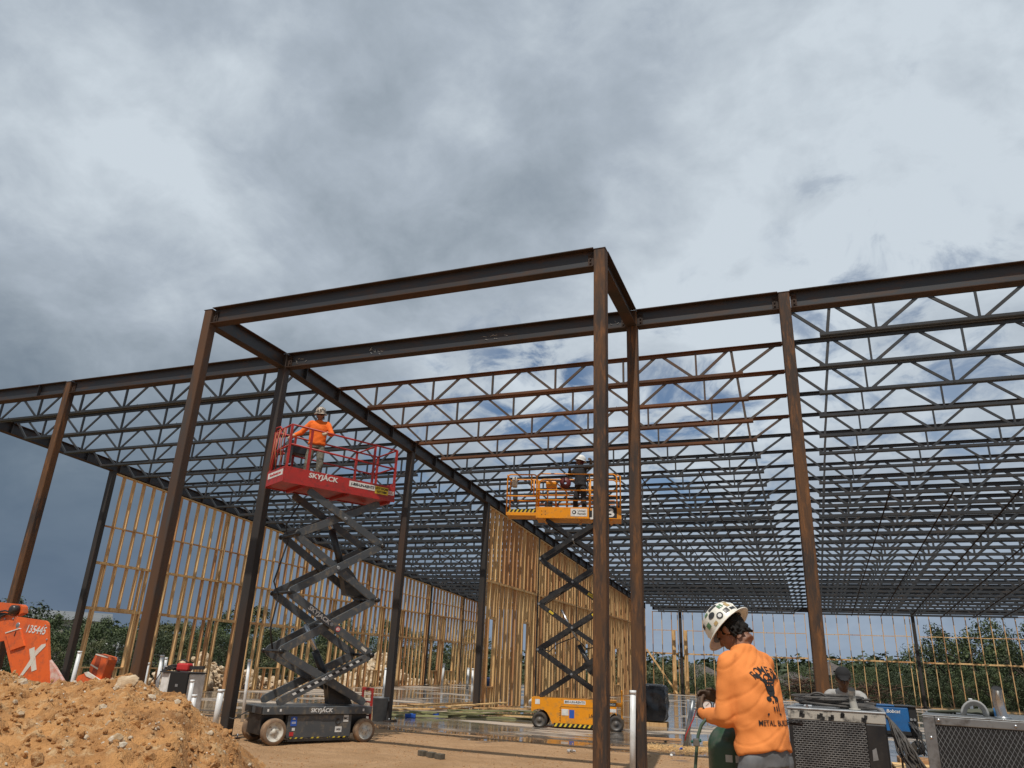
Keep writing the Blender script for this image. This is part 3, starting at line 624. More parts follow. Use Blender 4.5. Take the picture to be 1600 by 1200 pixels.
# utility pole and wires
def pole(u, dist, ztop, lab, gear=True, r=.13, cat='utility pole', name='utility_pole'):
    d = px_dir(u, 1000); x, y = d.x*dist, d.y*dist; zb = terrain(x, y)
    t = thing(name, lab, cat, (x, y, zb)); MB().cyl((0, 0, 0), (0, 0, ztop-zb), r, 10, r*.75).build('pole_shaft', M['galv'], t)
    if gear:
        MB().bar((-1.0, 0, ztop-zb-.4), (1.0, 0, ztop-zb-.4), .1, .12).build('crossarm', M['bark'], t)
        for q in (-.9, -.3, .4, .9): MB().lathe([(0, 0), (.06, .02), (.07, .1), (.05, .2), (0, .22)], (q, 0, ztop-zb-.34), n=8).build('insulator', M['white'], t)
        for q in (-.28, .28): MB().cyl((q, -.2, ztop-zb-1.5), (q, -.2, ztop-zb-.8), .2, 10).build('transformer', M['galv'], t)
    return t, V(x, y, ztop)
_, A_ = pole(187, 47, 1.75, 'grey utility pole with insulators behind the left stud wall, above the small orange machine')
_, B_ = pole(905, 95, 1.3, 'utility pole hidden behind the inner stud wall', True)
for k_, dz in enumerate((-.3, -.75, -1.25)):
    a, b = A_+V(0, 0, dz), V(-31, 92, .1+dz*.5); pts = [a.lerp(b, q/14)-V(0, 0, 1.6*(1-(2*q/14-1)**2)) for q in range(15)]
    tag(MB().tube(pts, .018, 4).build('power_cable', M['galv']), '%s of the thin power cables sagging behind the left stud wall' % ['topmost', 'middle', 'lowest'][k_], 'cable')
for u, dist, zt, l in ((88, 120, 5.2, 'thin far light mast against the dark sky at left, near the leftmost column'), (147, 125, 3.6, 'second thin far light mast, seen between the first studs of the left wall')):
    t, q = pole(u, dist, zt, l, False, .09, 'light mast', 'light_mast'); z = zt-t.location.z; MB().box(-.9, .9, -.1, .1, z-.12, z+.1).build('lamp_arm', M['galv'], t)
# rocks
def rock_shape(mb, c, r, rnd, n=9):
    import itertools
    bm = bmesh.new(); bmesh.ops.create_icosphere(bm, subdivisions=(4 if r > .12 and n == 10 else 2 if r > .045 else 1), radius=1); o = V(rnd.random()*50, rnd.random()*50, rnd.random()*50); sc = V(r*rnd.uniform(.7, 1.3), r*rnd.uniform(.7, 1.2), r*rnd.uniform(.5, .9)); rot = Matrix.Rotation(rnd.random()*6, 3, V(rnd.random(), rnd.random(), rnd.random()).normalized())
    vs = []
    for v in bm.verts:
        p = v.co*(1+.35*noise.noise(v.co*1.3+o)+.12*noise.noise(v.co*3.1+o)+(.05*noise.noise(v.co*9+o)+.03*noise.noise(v.co*22+o) if n == 10 else 0)); p = V(p.x*sc.x, p.y*sc.y, p.z*sc.z); vs.append(rot @ p+V(c))
    mb.add(vs, [[v.index for v in f.verts] for f in bm.faces]); bm.free()
M['lime'] = mat('pale_limestone', (.60, .49, .34), .9, 0, (.42, .29, .17), 3, .01, 20, third=(.70, .62, .50), lo=.4, hi=.6)
M['lime2'] = mat('grey_limestone', (.50, .43, .33), .9, 0, (.36, .25, .14), 8, .004, 40, third=(.62, .56, .46), lo=.4, hi=.6)
def rubble():
    rnd = random.Random(5); k = MB()
    for q in range(900):
        y = rnd.choice([rnd.gauss(26.5, 2.6), rnd.gauss(40.5, 2.2), rnd.uniform(22, 50)]); x = XW-.7-abs(rnd.gauss(0, 1.1)); pk = math.exp(-((y-26.5)/3)**2)*1.0+math.exp(-((y-40.3)/2.0)**2)*1.5+.18; hh = max(0, 1.1-abs(x-(XW-1.8))*.5)*pk
        rock_shape(k, (x, y, rnd.uniform(-.15, hh)), rnd.uniform(.07, .24)*(1 if y < 36 else 1.3), rnd)
    tag(k.build('limestone_rubble', M['lime']), 'heaps of pale limestone rubble behind the foot of the left stud wall', 'rubble', kind='stuff')
rubble()
def brush():
    rnd = random.Random(15); k = MB()
    for q in range(520):
        x = rnd.uniform(-1.8, 5.0) if q % 3 else rnd.uniform(-1.5, 1.2); y = Yb+2.4+rnd.gauss(0, .7); z = rnd.uniform(-.6, 1.2)*(1 if q % 3 else 1.15)-.1; a = rnd.uniform(0, 3.14); l = rnd.uniform(.25, .9); e = rnd.uniform(-.5, .6)
        p = V(x, y, z); d = V(math.cos(a)*math.cos(e), math.sin(a)*.5, math.sin(e))*l; k.tube([p-d, p+V(0, 0, .06), p+d], [.02, .018, .006], 4)
    tag(k.build('brush_pile', mat('dead_brush', (.13, .075, .045), .9, 0, (.07, .04, .03), 3)), 'tangled pile of dead brown branches behind the far back wall', 'brush pile', kind='stuff')
brush()
# ------------------------------------------------------------------ scissor lifts
M['sred'] = mat('faded_red_paint', (.42, .028, .022), .45, 0, (.30, .03, .025), 3, third=(.20, .03, .025), lo=.45, hi=.7)
M['sgrey'] = mat('dark_grey_paint', (.066, .074, .081), .38, 0, (.085, .09, .093), 3, third=(.17, .145, .11), lo=.45, hi=.7)
M['sora'] = mat('orange_yellow_paint', (.80, .30, .008), .38, 0, (.68, .25, .012), 3, third=(.5, .24, .05), lo=.5, hi=.75)
M['tyre'] = mat('muddy_tyre', (.30, .19, .11), .9, 0, (.16, .11, .075), 6, .003, 40)
M['btyre'] = mat('black_tyre', (.022, .022, .024), .75, 0, (.06, .045, .03), 6, .002, 40)
M['rimw'] = mat('cream_rim', (.62, .60, .53), .5, 0, (.42, .36, .27), 7, third=(.30, .24, .17), lo=.5, hi=.7)
M['rimd'] = mat('dark_rim', (.05, .05, .052), .5, 0, (.12, .10, .08), 7)
M['blue'] = mat('blue_sticker', (.02, .09, .42), .5); M['redst'] = mat('red_sticker', (.5, .03, .03), .5); M['ink'] = mat('black_ink', (.012, .012, .012), .6)
M['skin'] = mat('tanned_skin', (.26, .125, .07), .55, 0, (.20, .09, .05), 9); M['gold'] = mat('wooden_tool', (.4, .25, .1), .6)
def pbox(t, nm, m, x0, x1, y0, y1, z0, z1, bev=.006, lab=None): return MB().box(x0, x1, y0, y1, z0, z1).build(nm, m, t, lab, bev)
def flat_text(t, nm, body, size, x, y, z, m, shear=0, bold=.0, right=(1, 0, 0), up=(0, 0, 1), sx=1.0, depth=.0015):
    return lettering(MB(), body, size, (x, y, z), right, up, depth, shear, bold, 'CENTER', sx).build(nm, m, t)
def wheel(t, x, y, r, w, side, mt, mr, bolt=True):
    W_ = MB().lathe([(r*.72, -w/2), (r*.93, -w/2), (r, -w/2+.02), (r, w/2-.02), (r*.93, w/2), (r*.72, w/2)], (x, y, r), (0, 1, 0), 32).build('wheel', mt, t)
    k = MB(); k.lathe([(0, w*.38*side), (.045, w*.38*side), (.05, w*.30*side), (r*.60, w*.22*side), (r*.66, w*.42*side), (r*.74, w*.44*side)], (x, y, r), (0, 1, 0), 28)
    k.lathe([(0, -w*.3*side), (r*.73, -w*.3*side)], (x, y, r), (0, 1, 0), 28); k.build('rim', mr, W_)
    if bolt:
        k = MB()
        for q in range(5): a = q*1.2566; k.cyl((x+math.cos(a)*r*.3, y+side*w*.25, r+math.sin(a)*r*.3), (x+math.cos(a)*r*.3, y+side*w*.32, r+math.sin(a)*r*.3), .011, 6)
        k.build('wheel_bolts', M['galv'], W_)
def sarm(t, xa, za, xb, zb, y, th, dp, m, nm='scissor_arm'):
    p, q = V(xa, y, za), V(xb, y, zb); d = (q-p).normalized(); k = MB()
    n = V(0, 1, 0).cross(d); h = dp/2
    poly = [(-.0, -h*.55), (.06, -h), ((q-p).length-.06, -h), ((q-p).length, -h*.55), ((q-p).length, h*.55), ((q-p).length-.06, h), (.06, h), (0, h*.55)]
    n_ = len(poly); vs = [p-d*.0+d*a+n*b+V(0, s*th/2, 0) for s in (-1, 1) for a, b in poly]
    fs = [tuple(range(n_)), tuple(reversed(range(n_, 2*n_)))]+[(i, i+n_, (i+1) % n_+n_, (i+1) % n_) for i in range(n_)]
    k.add(vs, fs); return k.build(nm, m, t, None, .004), p, q
def pin(t, x, z, y0, y1, r=.022, m=None): MB().cyl((x, y0, z), (x, y1, z), r, 12).build('pivot_pin', m or M['galv'], t)
def rails(t, nm, paths, r, m): 
    for p in paths: MB().tube(p, r, 8).build(nm, m, t)
def extinguisher(loc, lab): 
    t = thing('fire_extinguisher', lab, 'fire extinguisher', loc); MB().lathe([(0, 0), (.06, .01), (.062, .3), (.04, .36), (.015, .38), (.015, .42), (0, .42)], n=14).build('cylinder_body', M['sred'], t); MB().box(-.05, .03, -.012, .012, .42, .46).build('handle', M['black'], t)
# grey and red lift --------------------------------------------------
def red_lift():
    t = thing('scissor_lift', 'scissor lift with dark grey arms and a raised red platform, standing on the dirt', 'scissor lift', (-9.19, 13.29, 0), math.atan2(.872, .49))
    G, Rd = M['sgrey'], M['sred']
    ch = pbox(t, 'chassis', G, -.66, .66, -.40, .40, .10, .50, .012)
    pbox(t, 'upper_frame', G, -1.17, 1.07, -.44, .44, .505, .645, .01)
    pbox(t, 'axle_box', M['blackp'], -1.14, -.70, -.30, .30, .16, .50, .01); pbox(t, 'axle_box', M['blackp'], .69, 1.04, -.30, .30, .16, .50, .01)
    k = MB(); k.box(-.64, .64, -.425, -.402, .05, .085); k.box(-.6, .6, .402, .425, .05, .085)
    for x in (-.6, -.2, .2, .6): k.box(x-.012, x+.012, -.42, -.40, .06, .12)
    k.build('pothole_guard', M['blackp'], t)
    k = MB()
    for i in range(11):
        x = -.60+i*.11; k.add([(x, -.4025, .095), (x+.045, -.4025, .095), (x+.065, -.4025, .118), (x+.02, -.4025, .118)], [(0, 1, 2, 3)]) if i not in (3, 6) else None
    k.build('hazard_marking', M['yel'], ch)
    for x in (-.93, .93):
        for s in (-1, 1): wheel(t, x, s*.44, .225 if x < 0 else .215, .15, s, M['tyre'], M['rimw'] if s < 0 else M['rimd'])
    # stickers
    S_ = lambda nm, m, x0, x1, z0, z1, y=-.403: MB().box(x0, x1, y-.002, y, z0, z1).build(nm, m, ch)
    S_('sticker', M['blue'], -.60, -.48, .31, .47); S_('sticker', M['white'], -.56, -.50, .23, .28); S_('sticker', M['redst'], -.60, -.52, .14, .21); S_('sticker', M['white'], .48, .585, .37, .49); S_('sticker', M['white'], .32, .46, .19, .29)
    k = MB().add([(-.575, -.4065, .42), (-.505, -.4065, .42), (-.54, -.4065, .455)], [(0, 1, 2)]); k.box(-.58, -.50, -.407, -.405, .37, .38); k.box(-.58, -.50, -.407, -.405, .35, .357); k.build('lettering', M['white'], ch)
    flat_text(t, 'lettering', 'MC', .06, .532, -.4075, .43, M['ink'], 0, .002); flat_text(t, 'lettering', 'UC01', .042, .39, -.4075, .24, M['ink'], 0, .001)
    MB().lathe([(.0, 0), (.042, 0), (.045, .006), (.055, .008), (.055, 0)], (.36, -.4025, .385), (0, -1, 0), 18).build('round_port', M['black'], ch)
    MB().box(.02, .30, -.4035, -.402, .385, .39).build('panel_seam', M['blackp'], ch)
    MB().box(-.68, -.655, -.36, .36, .12, .5).build('end_plate', M['blackp'], t)
    for x in (-1.1, -.86): MB().box(x, x+.035, -.443, -.44, .56, .605).build('sticker', M['white'], t)
    MB().box(.86, .895, -.443, -.44, .56, .605).build('sticker', M['white'], t)
    flat_text(t, 'lettering', 'SKYJACK', .095, -.02, -.4425, .575, M['white'], .1, .0025, sx=1.18)
    MB().add([(.0, -.444, .60), (.02, -.444, .60), (.055, -.444, .645), (.03, -.444, .64)], [(0, 1, 2, 3)]).build('logo_stroke', M['white'], t)
    # end face details
    k = MB(); k.box(-1.19, -1.172, -.40, -.10, .52, .63); k.box(-1.19, -1.172, .10, .40, .52, .63); k.build('end_recess', M['blackp'], t)
    MB().tube([(-1.19, .2, .54), (-1.32, .28, .44), (-1.40, .36, .38), (-1.46, .40, .40)], .012, 6).build('charging_plug', M['black'], t)
    # ladder
    k = MB(); k.box(1.09, 1.13, -.34, -.30, .14, .98); k.box(1.09, 1.13, .04, .08, .14, .98); k.box(1.09, 1.13, -.30, .04, .92, .98)
    for z in (.25, .45, .7): k.box(1.095, 1.125, -.30, .04, z, z+.03)
    k.build('ladder', Rd, t, None, .006)
    # scissors
    ZS = [.70, 1.60, 2.68, 3.80, 4.70]; XA_, XB_ = -.98, .96
    for i in range(4):
        z0, z1 = ZS[i], ZS[i+1]; lr = i % 2 == 0; xi = .10 if i == 3 else 0; x0 = .07 if i == 0 else 0
        for s in (-1, 1):
            a, p, q = sarm(t, (XA_+x0) if lr else XB_, z0, XB_-(0 if not i == 3 else .04) if lr else XA_+xi, z1, s*.37, .05, .15, G)
            if i == 0 and s < 0:
                k = MB(); d = (q-p).normalized(); n = V(0, 1, 0).cross(d)
                for j in range(10): c = p+d*(.34+j*.155)+n*(-.012); k.add([c+d*-.035+n*-.022+V(0, -.0265, 0), c+d*.035+n*-.022+V(0, -.0265, 0), c+d*.055+n*.022+V(0, -.0265, 0), c+d*-.015+n*.022+V(0, -.0265, 0)], [(0, 1, 2, 3)])
                k.build('hazard_marking', M['white'], a)
                k = MB()
                for j in range(10): c = p+d*(.415+j*.155)+n*(-.012); k.add([c+d*-.035+n*-.022+V(0, -.0267, 0), c+d*.035+n*-.022+V(0, -.0267, 0), c+d*.055+n*.022+V(0, -.0267, 0), c+d*-.015+n*.022+V(0, -.0267, 0)], [(0, 1, 2, 3)])
                k.build('hazard_marking', M['ink'], a)
            if i == 1 and s < 0:
                d = (p-q).normalized(); n = V(0, 0, 1)-d*d.z; n.normalize(); c = q+d*.78
                lettering(MB(), 'SKYJACK', .115, c+V(0, -.027, 0), d, n, .0015, .1, .003, 'CENTER', 1.2).build('lettering', M['white'], a)
                k = MB(); c = q+d*1.28; k.lathe([(0, 0), (.05, 0)], c+V(0, -.0275, 0), (0, -1, 0), 20); k.build('sticker', M['white'], a)
                k = MB(); k.lathe([(.036, 0), (.05, 0)], c+V(0, -.0285, 0), (0, -1, 0), 20); k.bar(c+d*-.03+n*.03+V(0, -.0285, 0), c+d*.03-n*.03+V(0, -.0285, 0), .002, .012, (0, -1, 0)); k.bar(c-n*.028+V(0, -.0284, 0), c+n*.028+V(0, -.0284, 0), .002, .012, (0, -1, 0)); k.build('sticker', M['redst'], a)
                k = MB(); c = q+d*2.0; k.bar(c-d*.07+V(0, -.0275, 0), c+d*.07+V(0, -.0275, 0), .002, .055, n); k.build('sticker', M['rimw'], a)
            sarm(t, XB_ if lr else (XA_+xi*0), z0, (XA_ + (0 if i < 3 else .12)) if lr else XB_-(.14 if i == 3 else 0), z1, s*.305, .045, .15, G)
        pin(t, -.01+(.03 if i in (0, 3) else 0), (z0+z1)/2, -.41, .41, .035)
        if i: pin(t, XB_, z0, -.42, .42, .03, M['blackp']); pin(t, XA_, z0, -.42, .42, .03, M['blackp'])
        for s in (-1, 1):
            if i:
                for x in (XA_, XB_): MB().lathe([(0, .0), (.05, 0), (.05, .03), (0, .034)], (x, s*.395, z0), (0, s, 0), 12).build('knuckle', M['blackp'], t)
    k = MB(); k.cyl((-.38, 0, 2.13), (.02, 0, 1.45), .045, 12); k.build('lift_cylinder_rod', M['chrome'], t); MB().cyl((-.1, 0, 1.63), (.32, 0, .92), .075, 14).build('lift_cylinder', M['blackp'], t)
    k = MB(); k.cyl((-.2, 0, 4.28), (-.02, 0, 3.92), .045, 12); k.build('lift_cylinder_rod', M['chrome'], t); MB().cyl((-.08, 0, 4.05), (.42, 0, 2.98), .075, 14).build('lift_cylinder', M['blackp'], t)
    k = MB(); k.add([(.30, -.1, .66), (.80, -.1, .66), (.16, -.1, 1.22), (.62, -.1, .98), (.30, .1, .66), (.80, .1, .66), (.16, .1, 1.22), (.62, .1, .98)], [(0, 1, 3, 2), (6, 7, 5, 4), (0, 4, 5, 1), (2, 3, 7, 6), (0, 2, 6, 4), (1, 5, 7, 3)]); k.build('cylinder_bracket', M['blackp'], t)
    k = MB(); k.add([(.38, -.1, 2.75), (.92, -.1, 2.70), (.18, -.1, 3.45), (.5, -.1, 3.2), (.38, .1, 2.75), (.92, .1, 2.70), (.18, .1, 3.45), (.5, .1, 3.2)], [(0, 1, 3, 2), (6, 7, 5, 4), (0, 4, 5, 1), (2, 3, 7, 6), (0, 2, 6, 4), (1, 5, 7, 3)]); k.build('cylinder_bracket', M['blackp'], t)
    MB().tube([(-.9, .2, 1.62), (-1.05, .1, 2.0), (-.98, .1, 2.6), (-1.08, .2, 2.9), (-.95, .1, 3.7), (-1.05, .1, 4.0), (-.85, .0, 4.5)], .018, 6).build('hydraulic_hose', M['black'], t)
    # platform
    z0, z1, zt = 4.78, 5.09, 5.97; xa, xb, hw = -1.46, 1.10, .43
    pbox(t, 'platform_deck', Rd, xa, xb, -hw+.02, hw-.02, z0, z0+.06, .004)
    pbox(t, 'toe_board', Rd, xa, xb, -hw-.012, -hw, z0+.0, z1, .003); pbox(t, 'toe_board', Rd, xa, xb, hw, hw+.012, z0, z1, .003)
    pbox(t, 'toe_board', Rd, xa-.012, xa, -hw, hw, z0, z1, .003); pbox(t, 'toe_board', Rd, xb, xb+.012, -hw, hw, z0, z1+.1, .003)
    k = MB(); k.box(xa, xb, -hw-.03, -hw-.013, z0-.02, z0+.045); k.box(xa, xb, hw+.013, hw+.03, z0-.02, z0+.045); k.build('platform_frame', Rd, t)
    for x in (-1.0, 0, 1.0): MB().box(x-.03, x+.03, -hw+.03, hw-.03, z0-.06, z0-.002).build('cross_member', M['sred'], t)
    r = .02
    for s in (-1, 1):
        y = s*(hw-.01)
        for x, zz in ((xa+.03, zt), (-.98, zt-.02), (.52, zt-.06), (xb-.03, zt-.04)): MB().box(x-.022, x+.022, y-.02, y+.02, z1-.2, zz).build('rail_post', Rd, t)
        rails(t, 'guard_rail', [[(xa+.03, y, zt), (xb-.03, y, zt-.04)], [(xa+.03, y, 5.56), (xb-.03, y, 5.50)]], r, Rd)
    for x, zz in ((xa+.03, zt), (xb-.03, zt-.04)):
        rails(t, 'guard_rail', [[(x, -hw+.01, zz), (x, hw-.01, zz)], [(x, -hw+.01, 5.53), (x, hw-.01, 5.53)]], r, Rd)
    rails(t, 'guard_rail', [[(.52, -hw+.0, zt-.06), (.52, hw, zt-.06)]], r*.9, Rd)
    # entry gate at the near end
    for y in (-.14, .12, .3): MB().cyl((xa+.02, y, z1), (xa+.02, y, zt-.02), .014, 8).build('gate_bar', Rd, t)
    MB().tube([(xa-.03, .28, zt-.02), (xa-.06, .2, zt+.03), (xa-.05, .0, zt+.02), (xa-.03, -.1, zt-.08)], .014, 6).build('gate_bar', Rd, t)
    cb = pbox(t, 'manual_box', G, xa+.06, xa+.12, -.40, -.14, 5.18, 5.66, .01); pbox(t, 'control_box', M['joist'], xa+.35, xa+.75, .2, .38, 5.55, 5.75, .02)
    k = MB().tube([(xa-.03, -.2, zt-.05), (xa-.06, -.18, 5.6), (xa-.05, -.26, 5.25), (xa-.04, -.2, 5.12)], .012, 6); k.tube([(xa-.04, .02, zt-.02), (xa-.07, .05, 5.5), (xa-.05, -.04, 5.15)], .012, 6); k.tube([(xa-.05, .2, 5.9), (xa-.08, .14, 5.4), (xa-.06, .22, 5.1)], .01, 6); k.build('hanging_cable', mat('orange_cable', (.35, .12, .05), .6), t)
    flat_text(t, 'lettering', 'SKYJACK', .135, -.62, -hw-.0145, z1-.10, M['white'], .1, .004, sx=1.2, depth=.002)
    MB().add([(-.60, -hw-.016, z1-.06), (-.575, -hw-.016, z1-.06), (-.53, -hw-.016, z1-.0), (-.56, -hw-.016, z1-.01)], [(0, 1, 2, 3)]).build('logo_stroke', M['white'], t)
    st = MB().box(-.02, .60, -hw-.016, -hw-.0125, z1-.165, z1-.045).build('sticker', M['white'], t); flat_text(st, 'lettering', '1-800-UN-RENTS', .082, .29, -hw-.018, z1-.105, M['ink'], .12, .0022, sx=.92)
    st = MB().box(.605, .93, -hw-.016, -hw-.0125, z1-.21, z1-.05).build('sticker', M['yel'], t); flat_text(st, 'lettering', 'HOT WORK', .065, .77, -hw-.018, z1-.095, M['ink'], 0, .002, sx=.88); flat_text(st, 'lettering', '10711088', .066, .77, -hw-.018, z1-.165, M['ink'], 0, .002, sx=.92)
    flat_text(t, 'lettering', '3226', .12, 1.005, -hw-.0145, z1-.15, M['white'], 0, .003, sx=.62, depth=.002)
    st = MB().box(xa-.016, xa-.0125, -.38, .36, z1-.17, z1-.05).build('sticker', M['white'], t); flat_text(st, 'lettering', 'UnitedRentals.com', .075, xa-.018, -.01, z1-.11, M['redst'], 0, .001, (0, -1, 0), (0, 0, 1), sx=1.0)
    # stuff lying on the deck
    b = thing('plastic_bag', 'crumpled clear plastic bag on the red platform deck', 'bag', t.matrix_basis @ V(-.05, -.05, z0+.06))
    rnd = random.Random(3); k = MB(); rock_shape(k, (0, 0, .14), .17, rnd); k.build('bag_film', mat('clear_plastic', (.5, .5, .5), .25, 0, (.65, .65, .65), 9), b)
    b = thing('tool_case', 'black tool case lying on the red platform deck right of the plastic bag', 'tool case', t.matrix_basis @ V(.38, -.05, z0+.06), math.atan2(.872, .49)); pbox(b, 'case_body', M['black'], -.28, .28, -.15, .15, 0, .16, .02); MB().tube([(-.08, 0, .16), (-.08, 0, .2), (.08, 0, .2), (.08, 0, .16)], .01, 6).build('handle', M['black'], b)
    k = MB(); rock_shape(k, (0, 0, .1), .12, rnd); tag(k.build('cloth_bundle', M['black']), 'dark cloth bundle between the plastic bag and the tool case', 'bundle').location = t.matrix_basis @ V(.12, .1, z0+.06)
    return t
RL = red_lift()
# orange lift ---------------------------------------------------------
def orange_lift():
    t = thing('scissor_lift', 'scissor lift with black arms and a raised orange platform, beside the inner stud wall', 'scissor lift', (-5.905, 20.59, 0), math.atan2(.225, .975))
    O, K = M['sora'], M['blackp']
    ch = MB(); y = .38
    # side silhouette with wheel arches
    def arch(cx, r, n=8): return [(cx-r*math.cos(math.pi*q/n), .2+r*math.sin(math.pi*q/n)) for q in range(n+1)]
    pts = [(-1.22, .42)]+[(-1.22, .74), (1.0, .74), (1.0, .4)]+list(reversed([p for p in arch(1.03-.07, .27) if p[0] < 1.0 and p[1] > .25]))+[(.66, .13), (-.66, .13)]+list(reversed([p for p in arch(-1.0, .27) if p[0] > -1.22 and p[1] > .25]))
    pts = [p for i, p in enumerate(pts) if i == 0 or (V(*p, 0)-V(*pts[i-1], 0)).length > .01]
    n = len(pts); ch.add([(a, -y, b) for a, b in pts]+[(a, y, b) for a, b in pts], [tuple(reversed(range(n))), tuple(range(n, 2*n))]+[(i, (i+1) % n, (i+1) % n+n, i+n) for i in range(n)])
    ch = ch.build('chassis', O, t)
    for x in (-.99, .99):
        for s in (-1, 1): wheel(t, x, s*.40, .20, .13, s, M['btyre'], M['rimd'], False)
    k = MB(); k.box(-.62, .62, -y-.02, -y-.002, .065, .15); hz = k.build('pothole_guard', M['ink'], t); k = MB()
    for i in range(10): x = -.61+i*.124; k.add([(x, -y-.0215, .068), (x+.055, -y-.0215, .068), (x+.105, -y-.0215, .147), (x+.05, -y-.0215, .147)], [(0, 1, 2, 3)])
    k.build('hazard_marking', M['yel'], hz)
    S_ = lambda m, x0, x1, z0, z1: MB().box(x0, x1, -y-.0035, -y-.001, z0, z1).build('sticker', m, ch)
    S_(M['white'], -.42, -.24, .34, .49); S_(M['blue'], -.22, -.09, .28, .48); s1 = S_(M['white'], -.36, .20, .62, .71); S_(M['ink'], .46, .58, .32, .41); S_(M['ink'], .72, .80, .18, .44); s2 = S_(M['ink'], 1.0-.22, 1.0-.005, .61, .70); S_(M['white'], .82, .99, .47, .55); S_(M['white'], -1.12, -1.0, .58, .70)
    flat_text(ch, 'lettering', '800-UN-RENTS', .075, -.08, -y-.0045, .665, M['ink'], 0, .001, sx=1.05); flat_text(ch, 'lettering', 'S2632E', .062, .885, -y-.0045, .655, M['white'], 0, .001)
    flat_text(ch, 'lettering', 'L6', .11, .34, -y-.0045, .36, M['ink'], 0, .0); k = MB()
    for i in range(6): k.box(-.47-.0, -.455, -y-.003, -y-.001, .2+i*.06, .23+i*.06)
    k.box(-.445, .7, -y-.003, -y-.001, .545, .552); k.box(-.445, -.438, -y-.003, -y-.001, .17, .545); k.build('panel_seam', M['ink'], ch)
    k = MB(); k.box(1.12, 1.16, -.30, -.26, .12, 1.0); k.box(1.12, 1.16, .06, .10, .12, 1.0)
    for z in (.15, .38, .62, .95): k.box(1.125, 1.155, -.26, .06, z, z+.04)
    k.box(1.0, 1.125, -.29, -.26, .6, .7); k.box(1.0, 1.125, -.29, -.26, .2, .3); k.build('ladder', O, t, None, .005)
    ZS = [.76, 1.93, 3.12, 4.34, 5.46]; XA_, XB_ = -1.10, .74
    for i in range(4):
        z0, z1 = ZS[i], ZS[i+1]; lr = i % 2 == 1
        xo = .14 if i == 3 else 0; xq = .08 if i == 0 else 0
        for s in (-1, 1):
            if lr: p, q = (XA_, z0), (XB_-xo, z1)
            else: p, q = (XB_, z0), (XA_+xo, z1)
            sarm(t, *p, *q, s*.30, .045, .12, K)
            if lr: p, q = (XB_, z0), (XA_+xo, z1)
            else: p, q = (XA_+xq, z0), (XB_-xo, z1)
            a, P_, Q_ = sarm(t, *p, *q, s*.245, .045, .12, K)
        pin(t, (XA_+XB_)/2, (z0+z1)/2, -.33, .33, .03)
        if i: pin(t, XA_, z0, -.34, .34, .03); pin(t, XB_, z0, -.34, .34, .03)
    # hazard labels on arms
    for (x, z, w_) in ((.55, 2.95, .42),): 
        d = V(1.84, 0, -(3.12-4.34)*0-1.2).normalized(); n = V(0, 0, 1)-d*d.z; c = V(.42, -.325, 3.12+(4.34-3.12)*.17); k = MB(); k.bar(c-d*.2, c+d*.2, .002, .08, n); a = k.build('sticker', M['yel'], t); lettering(MB(), 'DANGER', .075, c+V(0, -.002, 0), d, n, .001, 0, .001).build('lettering', M['ink'], a)
    for x, z, sg in ((-.75, 2.9, -1), (.42, 2.9, 1)):
        d = V(1.84, 0, sg*1.19).normalized(); n = V(0, 0, 1)-d*d.z; c = V(x, -.325, z); MB().bar(c-d*.07, c+d*.07, .002, .06, n).build('sticker', M['yel'], t)
    MB().cyl((-.5, 0, 3.0), (-.05, 0, 2.2), .03, 10).build('lift_cylinder_rod', M['chrome'], t); MB().cyl((.0, 0, 2.1), (.5, 0, 1.2), .065, 12).build('lift_cylinder', K, t)
    k = MB(); k.add([(.3, -.09, 1.35), (.72, -.09, 1.4), (.1, -.09, 1.62), (.72, -.09, 1.98), (.3, .09, 1.35), (.72, .09, 1.4), (.1, .09, 1.62), (.72, .09, 1.98)], [(0, 1, 3, 2), (6, 7, 5, 4), (0, 4, 5, 1), (2, 3, 7, 6), (0, 2, 6, 4), (1, 5, 7, 3)]); k.build('cylinder_bracket', K, t)
    k = MB(); k.add([(-.95, -.09, 3.15), (-.55, -.09, 3.42), (-.85, -.09, 3.45), (-.45, -.09, 3.62), (-.95, .09, 3.15), (-.55, .09, 3.42), (-.85, .09, 3.45), (-.45, .09, 3.62)], [(0, 1, 3, 2), (6, 7, 5, 4), (0, 4, 5, 1), (2, 3, 7, 6), (0, 2, 6, 4), (1, 5, 7, 3)]); k.build('cylinder_bracket', K, t)
    MB().tube([(-1.0, .1, 1.95), (-.8, 0, 1.9), (-.6, .05, 2.1), (-.1, 0, 2.3), (.2, .1, 2.0), (.6, .1, 2.1)], .018, 6).build('hydraulic_hose', M['black'], t)
    # platform
    z0, z1, zt, hw = 5.48, 5.80, 6.78, .38; xm, xe, xb = -1.25, -2.12, 1.18
    pbox(t, 'platform_deck', O, xm, xb, -hw+.02, hw-.02, z0, z0+.05, .004); pbox(t, 'toe_board', O, xm, xb, -hw-.012, -hw, z0, z1, .003); pbox(t, 'toe_board', O, xm, xb, hw, hw+.012, z0, z1, .003); pbox(t, 'end_plate', M['galv'], xb, xb+.014, -hw, hw, z0, z1, .003)
    pbox(t, 'extension_deck', O, xe, xm, -hw+.05, hw-.05, z0+.08, z0+.12, .004); pbox(t, 'extension_toe_board', O, xe, xm, -hw+.02, -hw+.035, z0+.07, z0+.16, .002)
    hz = MB().box(xe+.04, xm, -hw+.03, -hw+.045, z0+.16, z0+.25).build('toe_strip', M['ink'], t); k = MB()
    for i in range(7): x = xe+.05+i*.115; k.add([(x, -hw+.0285, z0+.162), (x+.05, -hw+.0285, z0+.162), (x+.10, -hw+.0285, z0+.248), (x+.05, -hw+.0285, z0+.248)], [(0, 1, 2, 3)])
    k.build('hazard_marking', M['yel'], hz)
